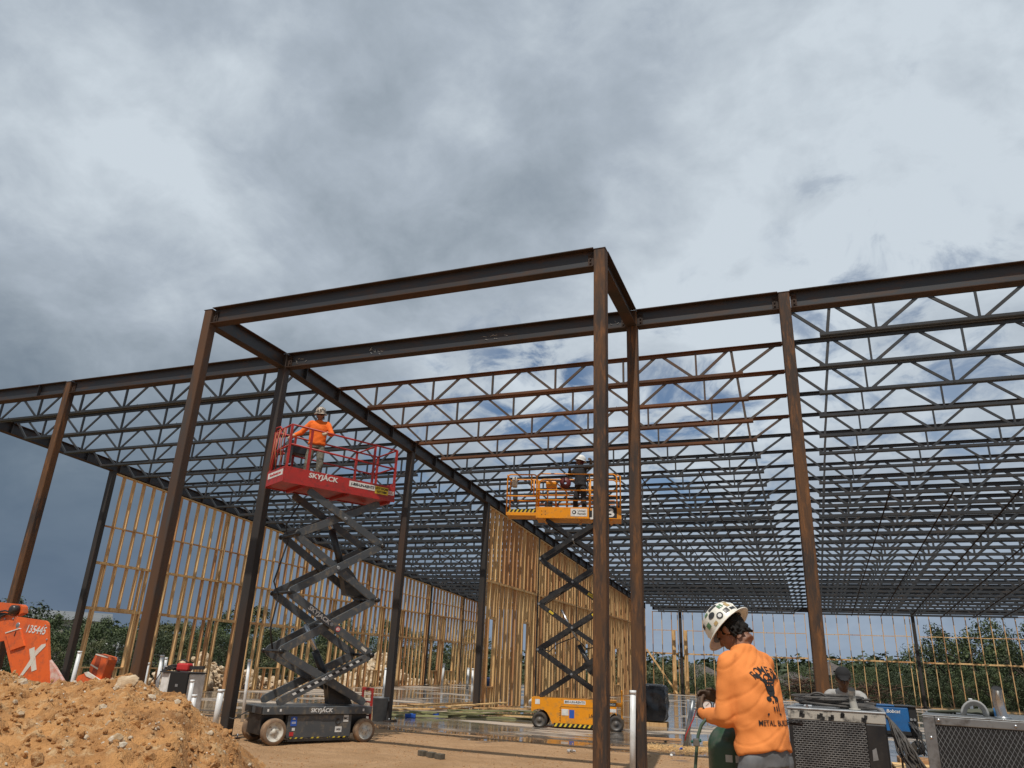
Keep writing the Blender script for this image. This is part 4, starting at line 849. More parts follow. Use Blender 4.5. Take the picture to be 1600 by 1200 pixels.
    for x in (-1.0, 0, .9): MB().box(x-.03, x+.03, -hw+.03, hw-.03, z0-.05, z0-.002).build('cross_member', O, t)
    pls = mat('clear_plate', (.7, .72, .74), .3)
    k = MB()
    for i in range(12): x = -1.9+i*.27; k.box(x, x+.12, hw-.03, hw-.02, z1-.02, z1+.035)
    k.build('toe_edge_strip', M['white'], t)
    def loop(x0, x1, y_, za, zb_, rr=.12):
        p = [(x0, y_, za)]
        for q in range(5): a = math.pi-q*math.pi/8; p.append((x0+rr+rr*math.cos(a), y_, zb_-rr+rr*math.sin(a)))
        for q in range(5): a = math.pi/2-q*math.pi/8; p.append((x1-rr+rr*math.cos(a), y_, zb_-rr+rr*math.sin(a)))
        return p+[(x1, y_, za)]
    r = .021
    for s in (-1, 1):
        y_ = s*(hw-.02)
        rails(t, 'guard_rail', [loop(xm+.0, xb-.12, y_, z1-.1, zt), [(xm, y_, 6.30), (xb-.12, y_, 6.30)], [(.28, y_, z1), (.28, y_, zt)], [(xb-.02, y_, z1-.3), (xb-.02, y_, zt-.06), (xb-.12, y_, zt-.02)]], r, O)
        y2 = s*(hw-.06); rails(t, 'guard_rail', [loop(xe, xm-.0, y2, z0+.1, zt-.02, .1), [(xe, y2, 6.12), (xm+.05, y2, 6.12)], [(xm-.16, y2, 6.3), (xm-.16, y2, zt-.02)]], r, O)
        rails(t, 'guard_rail', [[(xm+.05, y2*.9, 6.02), (1.0, y2*.9, 6.02)]], r*.8, O)
    for x in (xb-.02, xe): rails(t, 'guard_rail', [[(x, -hw+.02, zt-.06), (x, hw-.02, zt-.06)], [(x, -hw+.02, 6.2), (x, hw-.02, 6.2)]], r, O)
    rails(t, 'guard_rail', [[(xm+.02, -.1, z1), (xm+.02, -.1, 6.62), (xm+.5, -.1, 6.62), (xm+.86, -.1, 6.3), (xm+.86, -.1, z1-.2)], [(xm+.3, -.1, z1), (xm+.3, -.1, 6.5)], [(xm+.55, -.1, z1), (xm+.55, -.1, 6.55)]], r, O)
    pbox(t, 'control_box', O, xm+.25, xm+.55, -.2, .0, 6.42, 6.6, .02); pbox(t, 'junction_box', K, xm+.22, xm+.44, -.12, .02, z1+.0, z1+.2, .01)
    pbox(t, 'bag_on_rail', M['rimw'], xe+.1, xe+.24, -.1, .1, 6.45, 6.75, .03); pbox(t, 'tool_pouch', M['black'], xe+.14, xe+.26, -.1, .12, 6.05, 6.38, .03)
    # logo plate
    pl = MB().box(.27, 1.06, -hw-.016, -hw-.0125, z0+.03, z1+.0).build('logo_plate', M['ink'], t)
    flat_text(pl, 'lettering', 'JCB', .33, .66, -hw-.0185, z0+.165, M['white'], 0, .012, sx=1.27, depth=.002); k = MB(); k.box(.30, .375, -hw-.019, -hw-.017, z1-.09, z1-.025); k.build('logo_square', O, pl)
    st = MB().box(-.25, .22, -hw-.016, -hw-.0125, z0+.06, z1-.04).build('sticker', M['white'], t)
    k = MB().lathe([(.0, 0), (.058, 0)], (-.15, -hw-.0175, z0+.175), (0, -1, 0), 20); k.build('sticker_emblem', M['ink'], st); k = MB(); k.lathe([(0, 0), (.03, 0)], (-.157, -hw-.0185, z0+.175), (0, -1, 0), 16); k.build('sticker_emblem', M['white'], st)
    flat_text(st, 'lettering', 'United', .08, .06, -hw-.0175, z0+.215, M['ink'], 0, .001); flat_text(st, 'lettering', 'Rentals', .08, .06, -hw-.0175, z0+.135, M['ink'], 0, .001)
    k = MB()
    for x in (-1.08, -.98):
        for z in (.1, .2): k.cyl((x, -hw-.02, z0+z), (x, -hw-.01, z0+z), .012, 8)
    k.build('bolt_heads', M['ink'], t)
    wm = t.matrix_basis
    extinguisher(wm @ V(-.65, .0, z0+.05), 'small red fire extinguisher standing on the orange platform')
    b = thing('cable_reel', 'dark red hose reel hanging on the orange platform rail left of the man in black', 'cable reel', wm @ V(-.42, -.30, 6.52), math.atan2(.225, .975)); MB().lathe([(.04, -.05), (.16, -.05), (.16, -.04), (.06, -.03), (.06, .03), (.16, .04), (.16, .05), (.04, .05)], (0, 0, 0), (0, 1, 0), 20).build('drum', mat('dark_red_reel', (.10, .012, .012), .5), b)
    k = MB()
    for q in range(5): k.tube([(.075*math.cos(a*.52)+.0, -.025+q*.0125, .075*math.sin(a*.52)) for a in range(13)], .014, 5, caps=False)
    k.build('coiled_hose', M['redst'], b); MB().tube([(-.05, 0, .14), (-.04, 0, .22), (.04, 0, .22), (.05, 0, .14)], .012, 6).build('handle', M['black'], b)
    return t
OLFT = orange_lift()
# ------------------------------------------------------------------ people
def ring_loft(mb, rings, n=20):
    """rings: (centre, half axis a, half axis b)"""
    vs = []; m = len(rings)
    for c, a, b in rings: vs += [V(c)+V(a)*math.cos(2*math.pi*k/n)+V(b)*math.sin(2*math.pi*k/n) for k in range(n)]
    fs = [(i*n+k, i*n+(k+1) % n, (i+1)*n+(k+1) % n, (i+1)*n+k) for i in range(m-1) for k in range(n)]
    return mb.add(vs, fs+[tuple(reversed(range(n))), tuple((m-1)*n+k for k in range(n))], True)
def limb(mb, pts, rs, n=12):
    """tapered limb with rounded joints"""
    for i in range(len(pts)-1): mb.tube([pts[i], pts[i+1]], [rs[i], rs[i+1]], n)
    for p, r in zip(pts, rs): mb.ell(p, (r, r, r), n, 8)
def solid(name, mb, m, parent, vox, smooth=3, disp=None, label=None):
    o = mb.build(name, m, None)
    r = o.modifiers.new('r', 'REMESH'); r.mode = 'VOXEL'; r.voxel_size = vox; r.use_smooth_shade = True
    if smooth: s = o.modifiers.new('s', 'SMOOTH'); s.factor = .5; s.iterations = smooth
    apply_mods(o)
    if disp:
        for v, nn in [(v, v.normal.copy()) for v in o.data.vertices]: v.co += nn*disp(v.co)
    if not o.data.materials: o.data.materials.append(m)
    for p in o.data.polygons: p.use_smooth = True
    o.parent = parent
    if label: o['label'] = label
    return o
def hand(mb, wr, d, palm, side, curl=.6, sc=1.0):
    """wr wrist, d direction of the fingers, palm: normal the palm faces, side: +1 right, -1 left hand"""
    d = V(d).normalized(); pn = V(palm); pn = (pn-d*pn.dot(d)).normalized(); a = d.cross(pn)*side   # a: towards the thumb
    wr = V(wr); L_ = .085*sc
    ring_loft(mb, [(wr, a*.024*sc, pn*.018*sc), (wr+d*.035*sc, a*.034*sc, pn*.016*sc), (wr+d*L_, a*.038*sc, pn*.013*sc), (wr+d*(L_+.006), a*.03*sc, pn*.008*sc)], 12)
    for q, (off, ln) in enumerate(((.029, .070), (.010, .080), (-.010, .074), (-.028, .058))):
        p = wr+d*L_+a*off*sc; dd = d.copy(); r = .0088*sc; cu = curl*(1+.12*q)
        for s_, f in ((0, .45), (1, .32), (2, .25)):
            dd = (Matrix.Rotation(cu*(.55 if s_ == 0 else .8), 3, d.cross(pn)) @ dd) if True else dd
            q2 = p+dd*ln*f*sc; limb(mb, [p, q2], [r, r*.92], 8); p = q2; r *= .92
    p = wr+d*.025*sc+a*.03*sc; t1 = (d*.75+a*.65+pn*.25).normalized(); q1 = p+t1*.04*sc; t2 = (d*.85+a*.15+pn*.6).normalized(); q2 = q1+t2*.032*sc; limb(mb, [p, q1, q2], [.0125*sc, .0105*sc, .009*sc], 8)
def head(mb, c, Rm, detail=True):
    """skull, jaw, nose, ears, lips in a frame with +y forward"""
    T = lambda x, y, z: V(c)+Rm @ V(x, y, z)
    mb.ell(T(0, -.012, .02), (.074, .092, .088), 20, 14, Rm); mb.ell(T(0, .025, -.03), (.062, .066, .078), 18, 12, Rm); mb.ell(T(0, .052, -.085), (.036, .034, .026), 12, 8, Rm)
    mb.ell(T(0, .070, .022), (.055, .020, .014), 12, 8, Rm)
    mb.tube([T(0, .082, .012), T(0, .103, -.024)], [.009, .0145], 8); mb.ell(T(0, .100, -.026), (.017, .014, .011), 10, 8, Rm)
    mb.ell(T(0, .087, -.054), (.025, .010, .007), 10, 6, Rm); mb.ell(T(0, .084, -.064), (.021, .010, .007), 10, 6, Rm)
    for s in (-1, 1):
        mb.ell(T(s*.040, .066, -.018), (.020, .018, .018), 10, 8, Rm)
        mb.ell(T(s*.078, -.006, -.012), (.009, .018, .032), 10, 8, Rm @ Matrix.Rotation(-.2, 3, 'X')); mb.ell(T(s*.084, -.012, .004), (.008, .016, .016), 10, 8, Rm)
    mb.tube([T(0, -.02, -.05), T(0, -.035, -.13)], [.055, .058], 14)
def person(label, loc, rz, P, group=None):
    t = thing('person', label, 'person', loc, rz, group); vx = P.get('vox', .012); hc = V(P['head']); Rm = Matrix.Rotation(P.get('turn', 0), 3, 'Z') @ Matrix.Rotation(-P.get('pitch', 0), 3, 'X') @ Matrix.Rotation(P.get('roll', 0), 3, 'Y')
    pel, wai, che, nek = [V(P[k]) for k in ('pelvis', 'waist', 'chest', 'neck')]
    ax = lambda r: V(r, 0, 0)
    def fr(a, b, r): d = (V(b)-V(a)).normalized(); f = V(0, 1, 0)-d*d.y; return f.normalized()*r
    k = MB()       # one continuous body under the clothes
    head(k, hc, Rm); limb(k, [nek-V(0, 0, .03), hc+Rm @ V(0, -.03, -.07)], [.058, .056], 14)
    ring_loft(k, [(pel, ax(.14), fr(pel, wai, .10)), (wai, ax(.125), fr(pel, wai, .09)), (che, ax(.15), fr(wai, che, .10)), (nek-V(0, 0, .05), ax(.11), fr(che, nek, .06)), (nek, ax(.05), fr(che, nek, .05))])
    for side, A in ((-1, P['larm']), (1, P['rarm'])):
        s, e, w = map(V, A[:3]); limb(k, [s, e], [.048, .036]); limb(k, [e, w], [.038, .026])
        if not P.get('glove'): hand(k, w, A[3], A[4], side, A[5] if len(A) > 5 else .6)
    for A in (P['lleg'], P['rleg']): h, kn, an = map(V, A[:3]); limb(k, [h, kn, an], [.075, .05, .038])
    solid('body', k, P.get('skin', M['skin']), t, vx, 2)
    if P.get('glove'):
        for side, A in ((-1, P['larm']), (1, P['rarm'])):
            k = MB(); hand(k, A[2], A[3], A[4], side, A[5] if len(A) > 5 else .6, 1.12); w = V(A[2]); e = V(A[1]); d = (w-e).normalized(); k.tube([w-d*.05, w+d*.02], [.043, .036], 12); solid('work_glove', k, P['glove'], t, .007, 1)
    # shirt
    k = MB(); R_ = P['rings']
    ring_loft(k, [(V(c), ax(a), fr(pel, nek, b)) for c, a, b in R_], 28)
    for A in (P['larm'], P['rarm']):
        s, e, w = map(V, A[:3]); d = (w-e).normalized(); f = P.get('sleeve', 1.0)
        limb(k, [nek+V(0, -.01, -.055), s+V(0, 0, .012)+(nek-s)*.12], [.052, .056], 14); limb(k, [che, s-V(0, 0, .06)+(nek-s)*.15], [.10, .070], 14)
        if f == 1: limb(k, [s, (s+e)/2, e], [.062, .062, .055], 14); limb(k, [e, (e+w)/2, w-d*.01], [.055, .050, .040], 14)
        else: limb(k, [s, s.lerp(e, f)], [.064, .064], 14)
    rn = P.get('wr', .006)
    def disp(c):
        a = .5*noise.noise((c.x*7+c.z*5, c.y*7-c.z*2, c.z*9)); b = noise.noise((c.x*17+3, c.y*17, c.z*11-c.x*9)); g = abs(noise.noise((c.x*9-c.z*8+c.y*4, c.y*5+7, c.z*13+c.x*7)))
        u1, u2 = c.x*.8+c.z*.6, c.z*.8-c.x*.6; f1 = noise.noise((u1*2.6, c.y*3, u2*15)); u1, u2 = c.x*.75-c.z*.66, c.z*.75+c.x*.66; f2 = noise.noise((u1*3+5, c.y*3, u2*17)); lowb = min(1, max(0, (1.25-c.z)/.3)); a += .55*(f1*(.6+.6*lowb)+f2*(.4+.7*lowb))-.5*max(0, .12-abs(f1))*3
        hem = max(0, 1-abs(c.z-R_[0][0][2])/.25); return rn*(1.9*a+.35*b+.7*hem*noise.noise((c.x*11, c.y*11, 5)))
    sh = solid('shirt', k, P['shirt'], t, P.get('svox', vx*.8), P.get('ssm', 9), disp if rn else None, P.get('shirt_label'))
    if P.get('overalls'): pass
    # trousers
    k = MB(); ring_loft(k, [(pel-V(0, 0, .10), ax(.15), V(0, .105, 0)), (pel-V(0, 0, .03), ax(.155), V(0, .108, 0)), (wai-V(0, 0, .04), ax(.12), V(0, .085, 0))], 24)
    for A in (P['lleg'], P['rleg']): h, kn, an = map(V, A[:3]); limb(k, [h-V(0, 0, .03), h.lerp(kn, .5), kn, kn.lerp(an, .5), an+V(0, 0, .015)], [.086, .084, .072, .068, .062], 14)
    solid('trousers', k, P['trousers'], t, vx, 3, lambda c: .005*(noise.noise((c.x*14, c.y*14, c.z*12))*1.5))
    for A in (P['lleg'], P['rleg']):
        an = V(A[2]); k = MB(); k.ell(an+V(0, .03, -.045), (.045, .075, .05), 12, 8); k.ell(an+V(0, .12, -.055), (.045, .075, .035), 12, 8); k.tube([an+V(0, 0, -.03), an+V(0, 0, .06)], [.045, .05], 12); solid('boot', k, M['black'], t, .01, 1)
    T = lambda x, y, z: hc+Rm @ V(x, y, z)
    if P.get('hair') is not None:
        k = MB(); rnd = random.Random(4); k.ell(T(0, -.026, .018), (.083, .092, .088), 18, 12, Rm); k.ell(T(0, -.05, -.035), (.070, .058, .06), 16, 10, Rm)
        for q in range(90):
            a = rnd.uniform(-2.0, 2.0); zz = rnd.uniform(-.085, .02); p = V(math.sin(a)*.078, -.04-math.cos(a)*.060, zz); d = V(p.x, p.y+.02, -.07+rnd.uniform(-.02, .03)).normalized()*rnd.uniform(.010, .020); k.tube([T(*p), T(*(p+d*.6)), T(*(p+d+V(0, 0, -.006)))], [.008, .006, .002], 5)
        solid('hair', k, P['hair'], t, .0055, 1, lambda c: .003*noise.noise(c*60))
    for s in (-1, 1): 
        if not P.get('glasses'): MB().ell(T(s*.030, .076, .004), (.013, .010, .008), 10, 8, Rm).build('eye', M['ink'], t)
    if P.get('glasses'):
        k = MB()
        for s in (-1, 1): k.ell(T(s*.033, .083, .004), (.028, .010, .018), 12, 8, Rm); k.bar(T(s*.058, .075, .008), T(s*.082, -.01, .01), .004, .010)
        k.bar(T(-.01, .088, .01), T(.01, .088, .01), .004, .006); k.build('safety_glasses', M['ink'], t)
    hk = P.get('hat')
    if hk in ('brim', 'cap'):
        k = MB(); Rh = Rm @ Matrix.Rotation(P.get('hattilt', 0), 3, 'X'); n = 36; prof = []; z0 = .032
        H = lambda x, y, z: hc+Rh @ V(x, y-.004, z+z0)
        vs = []; rings = [(1.0, 0.0), (.995, .035), (.96, .065), (.86, .10), (.68, .128), (.42, .145), (.18, .151), (.0, .152)]
        for r, z in rings:
            for q in range(n):
                a = 2*math.pi*q/n; ridge = 1+.02*math.exp(-((math.sin(a*1.0)*0+math.cos(a))/.18)**2)*0; vs.append(H(.112*r*math.cos(a), .132*r*math.sin(a), z))
        fs = [(i*n+q, i*n+(q+1) % n, (i+1)*n+(q+1) % n, (i+1)*n+q) for i in range(len(rings)-1) for q in range(n)]
        if hk == 'brim':
            o_ = len(vs)
            for r, z in ((1.0, .004), (1.16, -.003), (1.34, -.014), (1.36, -.019), (1.34, -.022), (1.16, -.011), (.96, -.004)):
                for q in range(n): a = 2*math.pi*q/n; vs.append(H(.112*(r if r < 1.3 else r-.05)*math.cos(a), .132*r*math.sin(a), z))
            fs += [(o_+i*n+q, o_+(i+1)*n+q, o_+(i+1)*n+(q+1) % n, o_+i*n+(q+1) % n) for i in range(6) for q in range(n)]
        else:
            k.add([H(-.09, .105, .004), H(.09, .105, .004), H(.07, .19, -.012), H(-.07, .19, -.012), H(-.09, .105, -.004), H(.09, .105, -.004), H(.07, .19, -.02), H(-.07, .19, -.02)], [(0, 1, 2, 3), (7, 6, 5, 4), (1, 5, 6, 2), (2, 6, 7, 3), (3, 7, 4, 0)])
        k.add(vs, fs, True); hm = k.build('hard_hat', P['hatmat'], t)
        MB().tube([H(0, -.125, .01), H(0, -.13, .06), H(0, -.10, .112), H(0, -.04, .147), H(0, .04, .147), H(0, .10, .112), H(0, .13, .05)], [.010]*7, 8).build('hat_ridge', P['hatmat'], hm)
        for (az, el, w, h, mm, shp) in P.get('stickers', []):
            k = MB(); 
            def surf(a, e):
                z = .152*math.sin(e); i_ = next((j for j in range(len(rings)-1) if rings[j+1][1] >= z), len(rings)-2); (r0, za), (r1, zb_) = rings[i_], rings[i_+1]; r_ = r0+(r1-r0)*(z-za)/max(1e-6, zb_-za); return H((.112*r_+.0035)*math.cos(a), (.132*r_+.0035)*math.sin(a), z+.002)
            pts = [(-w, -h), (w, -h), (w, h), (-w, h)] if shp == 0 else [(w*math.cos(q*.524), h*math.sin(q*.524)) for q in range(12)]
            n_ = len(pts); c0 = surf(az, el); k.add([c0]+[surf(az+p[0], el+p[1]) for p in pts], [(0, 1+i, 1+(i+1) % n_) for i in range(n_)]); k.build('sticker', mm, hm)
    elif hk == 'beanie':
        k = MB(); k.ell(T(0, -.01, .045), (.087, .103, .085), 18, 12, Rm); k.ell(T(0, .055, .04), (.07, .06, .03), 14, 8, Rm); k.ell(T(0, .10, .035), (.055, .055, .010), 14, 8, Rm); solid('cap', k, P['hatmat'], t, .008, 2)
    return t, sh
M['hivis'] = mat('orange_cotton', (.90, .27, .035), .85, 0, (.82, .235, .03), 3, .0, 60, bump=.0008, bscale=500) if False else mat('orange_cotton', (.80, .26, .06), .88, 0, (.72, .225, .05), 4, .0015, 320)
M['jeans'] = mat('grey_work_trousers', (.16, .165, .17), .9, 0, (.11, .115, .12), 7, .001, 200)
M['camo'] = mat('camo_trousers', (.17, .165, .13), .9, 0, (.09, .09, .07), 9, third=(.26, .25, .21), lo=.45, hi=.55)
M['greytee'] = mat('grey_shirt', (.36, .355, .34), .9, 0, (.30, .295, .28), 6, .001, 200)
M['darkcl'] = mat('black_work_clothes', (.014, .015, .018), .85, 0, (.026, .026, .03), 5)
M['glove'] = mat('brown_leather_glove', (.10, .06, .035), .75, 0, (.05, .035, .025), 14)
M['pglove'] = mat('pale_leather_glove', (.52, .42, .30), .8, 0, (.36, .28, .19), 14)
M['hat'] = mat('cream_hard_hat', (.80, .78, .71), .32, 0, (.68, .65, .56), 9)
M['hatcamo'] = mat('patterned_hard_hat', (.10, .09, .08), .4, 0, (.55, .48, .40), 22, lo=.48, hi=.54, third=(.28, .24, .19))
M['hairm'] = mat('black_hair', (.008, .007, .006), .75, 0, (.012, .010, .008), 30, spec=.2)
gr, dg, yl = mat('green_sticker', (.10, .20, .10), .4), mat('dark_sticker', (.03, .03, .03), .4), mat('tan_sticker', (.45, .32, .14), .4)
def arms(l, r): return l, r
RINGS = lambda lean, hem=.88, w=1.0: [((0, -.015, hem), .192*w, .135*w), ((0, -.008, hem+.02), .195*w, .138*w), ((0, 0, 1.0), .182*w, .130*w), ((0, lean*.2, 1.14), .186*w, .130*w), ((0, lean*.5, 1.28), .200*w, .132*w), ((0, lean*.8, 1.37), .195*w, .112*w), ((0, lean*.95, 1.425), .145*w, .085*w), ((0, lean, 1.465), .078*w, .072*w), ((0, lean+.008, 1.478), .068*w, .065*w)]
# the bent welder in orange, seen from behind
PX, PY = -.315, 5.0
hero, shirt = person('man in orange shirt and cream hard hat, back to the camera, adjusting a gas regulator', (PX, PY, .265), R(50), dict(
    vox=.008, svox=.008, pelvis=(0, -.02, .93), waist=(0, -.01, 1.05), chest=(0, .055, 1.28), neck=(0, .115, 1.465), head=(0, .205, 1.573), pitch=R(43), turn=R(20), skin=M['skin'],
    larm=((-.158, .085, 1.38), (-.198, .085, 1.07), (-.155, .325, 1.085), (.35, .7, .35), (.9, -.3, .1), .75), rarm=((.175, .10, 1.38), (.245, .24, 1.13), (.075, .40, 1.165), (-.6, .6, .15), (-.6, -.5, -.5), .75),
    lleg=((-.10, -.02, .88), (-.12, .03, .50), (-.13, 0, .10)), rleg=((.10, -.02, .88), (.12, .05, .50), (.14, .03, .10)),
    rings=RINGS(.115, .885, .97), shirt=M['hivis'], trousers=M['jeans'], glove=M['glove'], hair=M['hairm'], hat='brim', hatmat=M['hat'], wr=.0115, hattilt=R(-5),
    stickers=[(2.75, .35, .14, .12, gr, 0), (3.25, .55, .2, .15, dg, 1), (2.35, .6, .14, .1, dg, 0), (3.55, .25, .17, .15, dg, 1), (3.55, .25, .10, .09, M['white'], 1), (3.95, .62, .15, .12, gr, 0), (3.15, .15, .1, .07, yl, 0), (4.35, .5, .13, .13, yl, 0), (4.6, .75, .17, .1, yl, 0), (4.0, .25, .14, .11, dg, 0), (4.45, .22, .2, .07, dg, 0), (3.6, .88, .3, .1, dg, 0), (5.0, .4, .14, .12, dg, 1), (3.95, .62, .03, .15, M['white'], 0), (3.0, .85, .14, .08, gr, 0)], shirt_label='orange long-sleeved shirt with black printing on the back'))
# print on the back of the shirt
def shirt_print():
    me = shirt.data; bv = BVHTree.FromPolygons([v.co.copy() for v in me.vertices], [tuple(p.vertices) for p in me.polygons])
    def put(nm, vs, fs, m=M['ink'], off=.0035):
        out = []
        for x, z in vs:
            h = bv.ray_cast(V(x, -1, z), V(0, 1, 0)); out.append((h[0]+h[1]*off) if h[0] else V(x, -.14, z))
        MB().add(out, fs).build(nm, m, shirt)
    cx, cz = .012, 1.235
    # arched word
    body = 'ROMERO'; n = len(body); vs_all = []; fs_all = []
    for i, chh in enumerate(body):
        a = (i-(n-1)/2)*.24; vs, fs = text_geo(chh, .060, 0, 0, .0002); r = .165
        o_ = len(vs_all)
        for p in vs:
            x = p.x; y = p.y; X = (r+y)*math.sin(a)+x*math.cos(a)*1.0; Z = (r+y)*math.cos(a)-x*math.sin(a); vs_all.append((cx+X, cz-.055+Z))
        fs_all += [tuple(q+o_ for q in f) for f in fs]
    put('lettering', vs_all, fs_all)
    vs, fs = text_geo('METAL BUILDING', .041, 0, 0, .0006); put('lettering', [(cx+.03+p.x*.95+0, cz-.175+p.y+abs(p.x)*.0) for p in vs], fs)
    # emblem: starred mask over crossed spanners
    def poly(pts): n_ = len(pts); return [(cx+x, cz+z) for x, z in pts], [tuple(range(n_))]
    def disc(x, z, rx, rz_, n_=18): return [(cx+x, cz+z)]+[(cx+x+rx*math.cos(q*2*math.pi/n_), cz+z+rz_*math.sin(q*2*math.pi/n_)) for q in range(n_)], [(0, 1+q, 1+(q+1) % n_) for q in range(n_)]
    put('print_emblem', *disc(0, .045, .045, .048)); put('print_emblem', *poly([(-.042, .045), (.042, .045), (.03, -.012), (.012, -.03), (-.012, -.03), (-.03, -.012)]))
    for q in range(11): put('print_emblem', *disc(-.024+(q % 4)*.016+(.006 if (q//4) % 2 else 0), .03+(q//4)*.019, .0038, .0038, 8), M['hivis'], .0055)
    for s in (-1, 1):
        put('print_emblem', *poly([(s*.055, .075), (s*.075, .095), (s*.085, .085), (s*.066, .062), (s*.04, .035), (s*.032, .045)][::s])); put('print_emblem', *disc(s*.078, .082, .018, .018, 12)); put('print_emblem', *disc(s*.088, .094, .009, .009, 8), M['hivis'], .0055)
        put('print_emblem', *poly([(s*.012, -.02), (s*.03, -.034), (-s*.05, -.135), (-s*.06, -.13)][::s]))
    for x in (-.012, .008, .026): put('print_emblem', *poly([(x, -.055), (x+.011, -.055), (x+.013, -.11), (x+.003, -.11)]))
    put('print_emblem', *disc(-.03, -.045, .018, .014, 10)); put('print_emblem', *disc(.028, -.045, .018, .014, 10))
shirt_print()
# man on the red platform
wl = RL.matrix_basis
person('man in an orange shirt and patterned hard hat on the raised red platform', wl @ V(-.66, .02, 4.842), R(-150), dict(
    vox=.013, pelvis=(0, 0, .95), waist=(0, 0, 1.06), chest=(0, .01, 1.30), neck=(0, .02, 1.47), head=(0, .045, 1.60), pitch=R(10),
    larm=((-.19, 0, 1.40), (-.30, .10, 1.17), (-.22, .33, 1.12), (.3, .9, -.2), (.2, 0, -1), .9), rarm=((.19, 0, 1.40), (.36, .02, 1.17), (.50, .18, 1.04), (.6, .6, -.4), (0, .3, -1), .9),
    lleg=((-.10, 0, .90), (-.12, .04, .50), (-.10, 0, .10)), rleg=((.10, 0, .90), (.13, .05, .50), (.12, .02, .10)), rings=RINGS(.02, .93, .98), shirt=mat('bright_orange_cotton', (.85, .16, .012), .85, 0, (.75, .14, .012), 5), trousers=M['camo'], glove=M['pglove'], hair=M['hairm'], hat='brim', hatmat=M['hatcamo'], glasses=1, wr=.006))
wo = OLFT.matrix_basis
MB3 = person('man in black work clothes and a white hard hat on the raised orange platform', wo @ V(-.0, .05, 5.532), R(150), dict(
    vox=.014, pelvis=(0, 0, .95), waist=(0, 0, 1.06), chest=(0, .0, 1.30), neck=(0, .0, 1.47), head=(0, .02, 1.605), pitch=R(-14), turn=R(-40), skin=M['skin'],
    larm=((-.19, 0, 1.41), (-.36, .02, 1.36), (-.52, .10, 1.46), (-.3, .6, .5), (.3, .3, .2), .8), rarm=((.19, 0, 1.41), (.24, .20, 1.22), (.05, .36, 1.30), (-.5, .6, .3), (-.5, -.2, -.5), .8),
    lleg=((-.10, 0, .90), (-.16, .03, .50), (-.18, 0, .10)), rleg=((.10, 0, .90), (.16, .03, .50), (.18, .0, .10)), rings=RINGS(0, .9, 1.0), shirt=M['darkcl'], trousers=M['darkcl'], glove=M['glove'], hair=mat('dark_red_bandana', (.10, .012, .014), .8), hat='brim', hatmat=M['white'], wr=.005))[0]; MB3.scale = (1.08, 1.08, 1.08)
person('man in a grey shirt and dark cap leaning forward behind the left generator', (.33, 10.3, 0), R(178), dict(
    vox=.011, pelvis=(0, -.28, .92), waist=(0, -.20, 1.05), chest=(0, -.04, 1.29), neck=(0, .08, 1.455), head=(0, .17, 1.575), pitch=R(24), turn=R(6), skin=mat('dark_tan_skin', (.10, .05, .03), .55, 0, (.07, .035, .022), 9),
    larm=((-.175, .03, 1.37), (-.23, .20, 1.15), (-.12, .42, 1.05), (.4, .8, -.4), (.5, 0, -1), .7), rarm=((.175, .03, 1.37), (.23, .18, 1.15), (.12, .42, 1.05), (-.4, .8, -.4), (-.5, 0, -1), .7),
    lleg=((-.10, -.28, .88), (-.13, -.18, .50), (-.12, -.25, .10)), rleg=((.10, -.28, .88), (.13, -.18, .50), (.12, -.25, .10)),
    rings=[((0, -.30, .93), .180, .135), ((0, -.25, 1.0), .178, .13), ((0, -.16, 1.12), .175, .125), ((0, -.06, 1.25), .18, .12), ((0, .02, 1.34), .17, .105), ((0, .06, 1.40), .13, .085), ((0, .085, 1.445), .075, .068), ((0, .09, 1.455), .068, .062)],
    shirt=M['greytee'], trousers=M['darkcl'], hat='beanie', hatmat=mat('black_cap', (.012, .012, .013), .9), sleeve=.55, wr=.006))
# ------------------------------------------------------------------ foreground and small things
def at(u, v, Y):                       # world point seen at a photo pixel on the vertical plane y = Y
    d = FW*FPX+RT*(u-800)-UP*(v-600); t = Y/d.y; return V(d.x*t, Y, EYE+d.z*t)
def gp(u, v, z=0):                     # ... on the ground
    d = FW*FPX+RT*(u-800)-UP*(v-600); t = (z-EYE)/d.z; return V(d.x*t, d.y*t, z)
# dirt heap -----------------------------------------------------------
CR = [(-17, 1.75), (-13, 1.55), (-11.2, 1.32), (-10.35, 1.22), (-9.55, 1.10), (-9.0, 1.12), (-8.4, 1.16), (-7.95, 1.22), (-7.6, 1.12), (-7.2, 1.10), (-6.98, 1.06), (-6.75, .88), (-6.45, .76), (-6.2, .58), (-5.98, .38), (-5.7, .15), (-5.4, 0), (-4.8, -.2)]
def crest(x):
    if x <= CR[0][0]: return CR[0][1]
    for (a, h), (b, g) in zip(CR, CR[1:]):
        if a <= x <= b: return h+(g-h)*(x-a)/(b-a)
    return -.3
def mound(x, y):
    # seen along rays from the camera: x scaled to the crest line y = 7.5
    q = x*7.5/max(y, 1.5); c = crest(q); dy = y-7.5
    f = 1-(dy/3.3)**2 if dy > 0 else 1-(-dy/6.3)**1.7
    h = c*max(f, -.1) if c > 0 else c
    n = noise.fractal(V(x*1.3, y*1.3, 0), .9, 2.1, 6)*.07-abs(noise.noise((x*3.0, y*3.0, 4)))*.16+.04-abs(noise.noise((x*7.3+4, y*7.3, 8)))*.105+.03+noise.noise((x*14, y*14, 1))*.030+noise.noise((x*27, y*27, 2))*.018
    cl = noise.voronoi(V(x*4.2, y*4.2, .3))[0][0]; n += (.35-cl)*.07; cl = noise.voronoi(V(x*11, y*11, .3))[0][0]; n += (.35-cl)*.03
    return h+n*min(1, max(0, h+.12)*3)-.06
xs = axis([(-17, -10, .11), (-10, -4.6, .030)]); ys = axis([(1.2, 3.2, .12), (3.2, 8.2, .036), (8.2, 11, .10)])
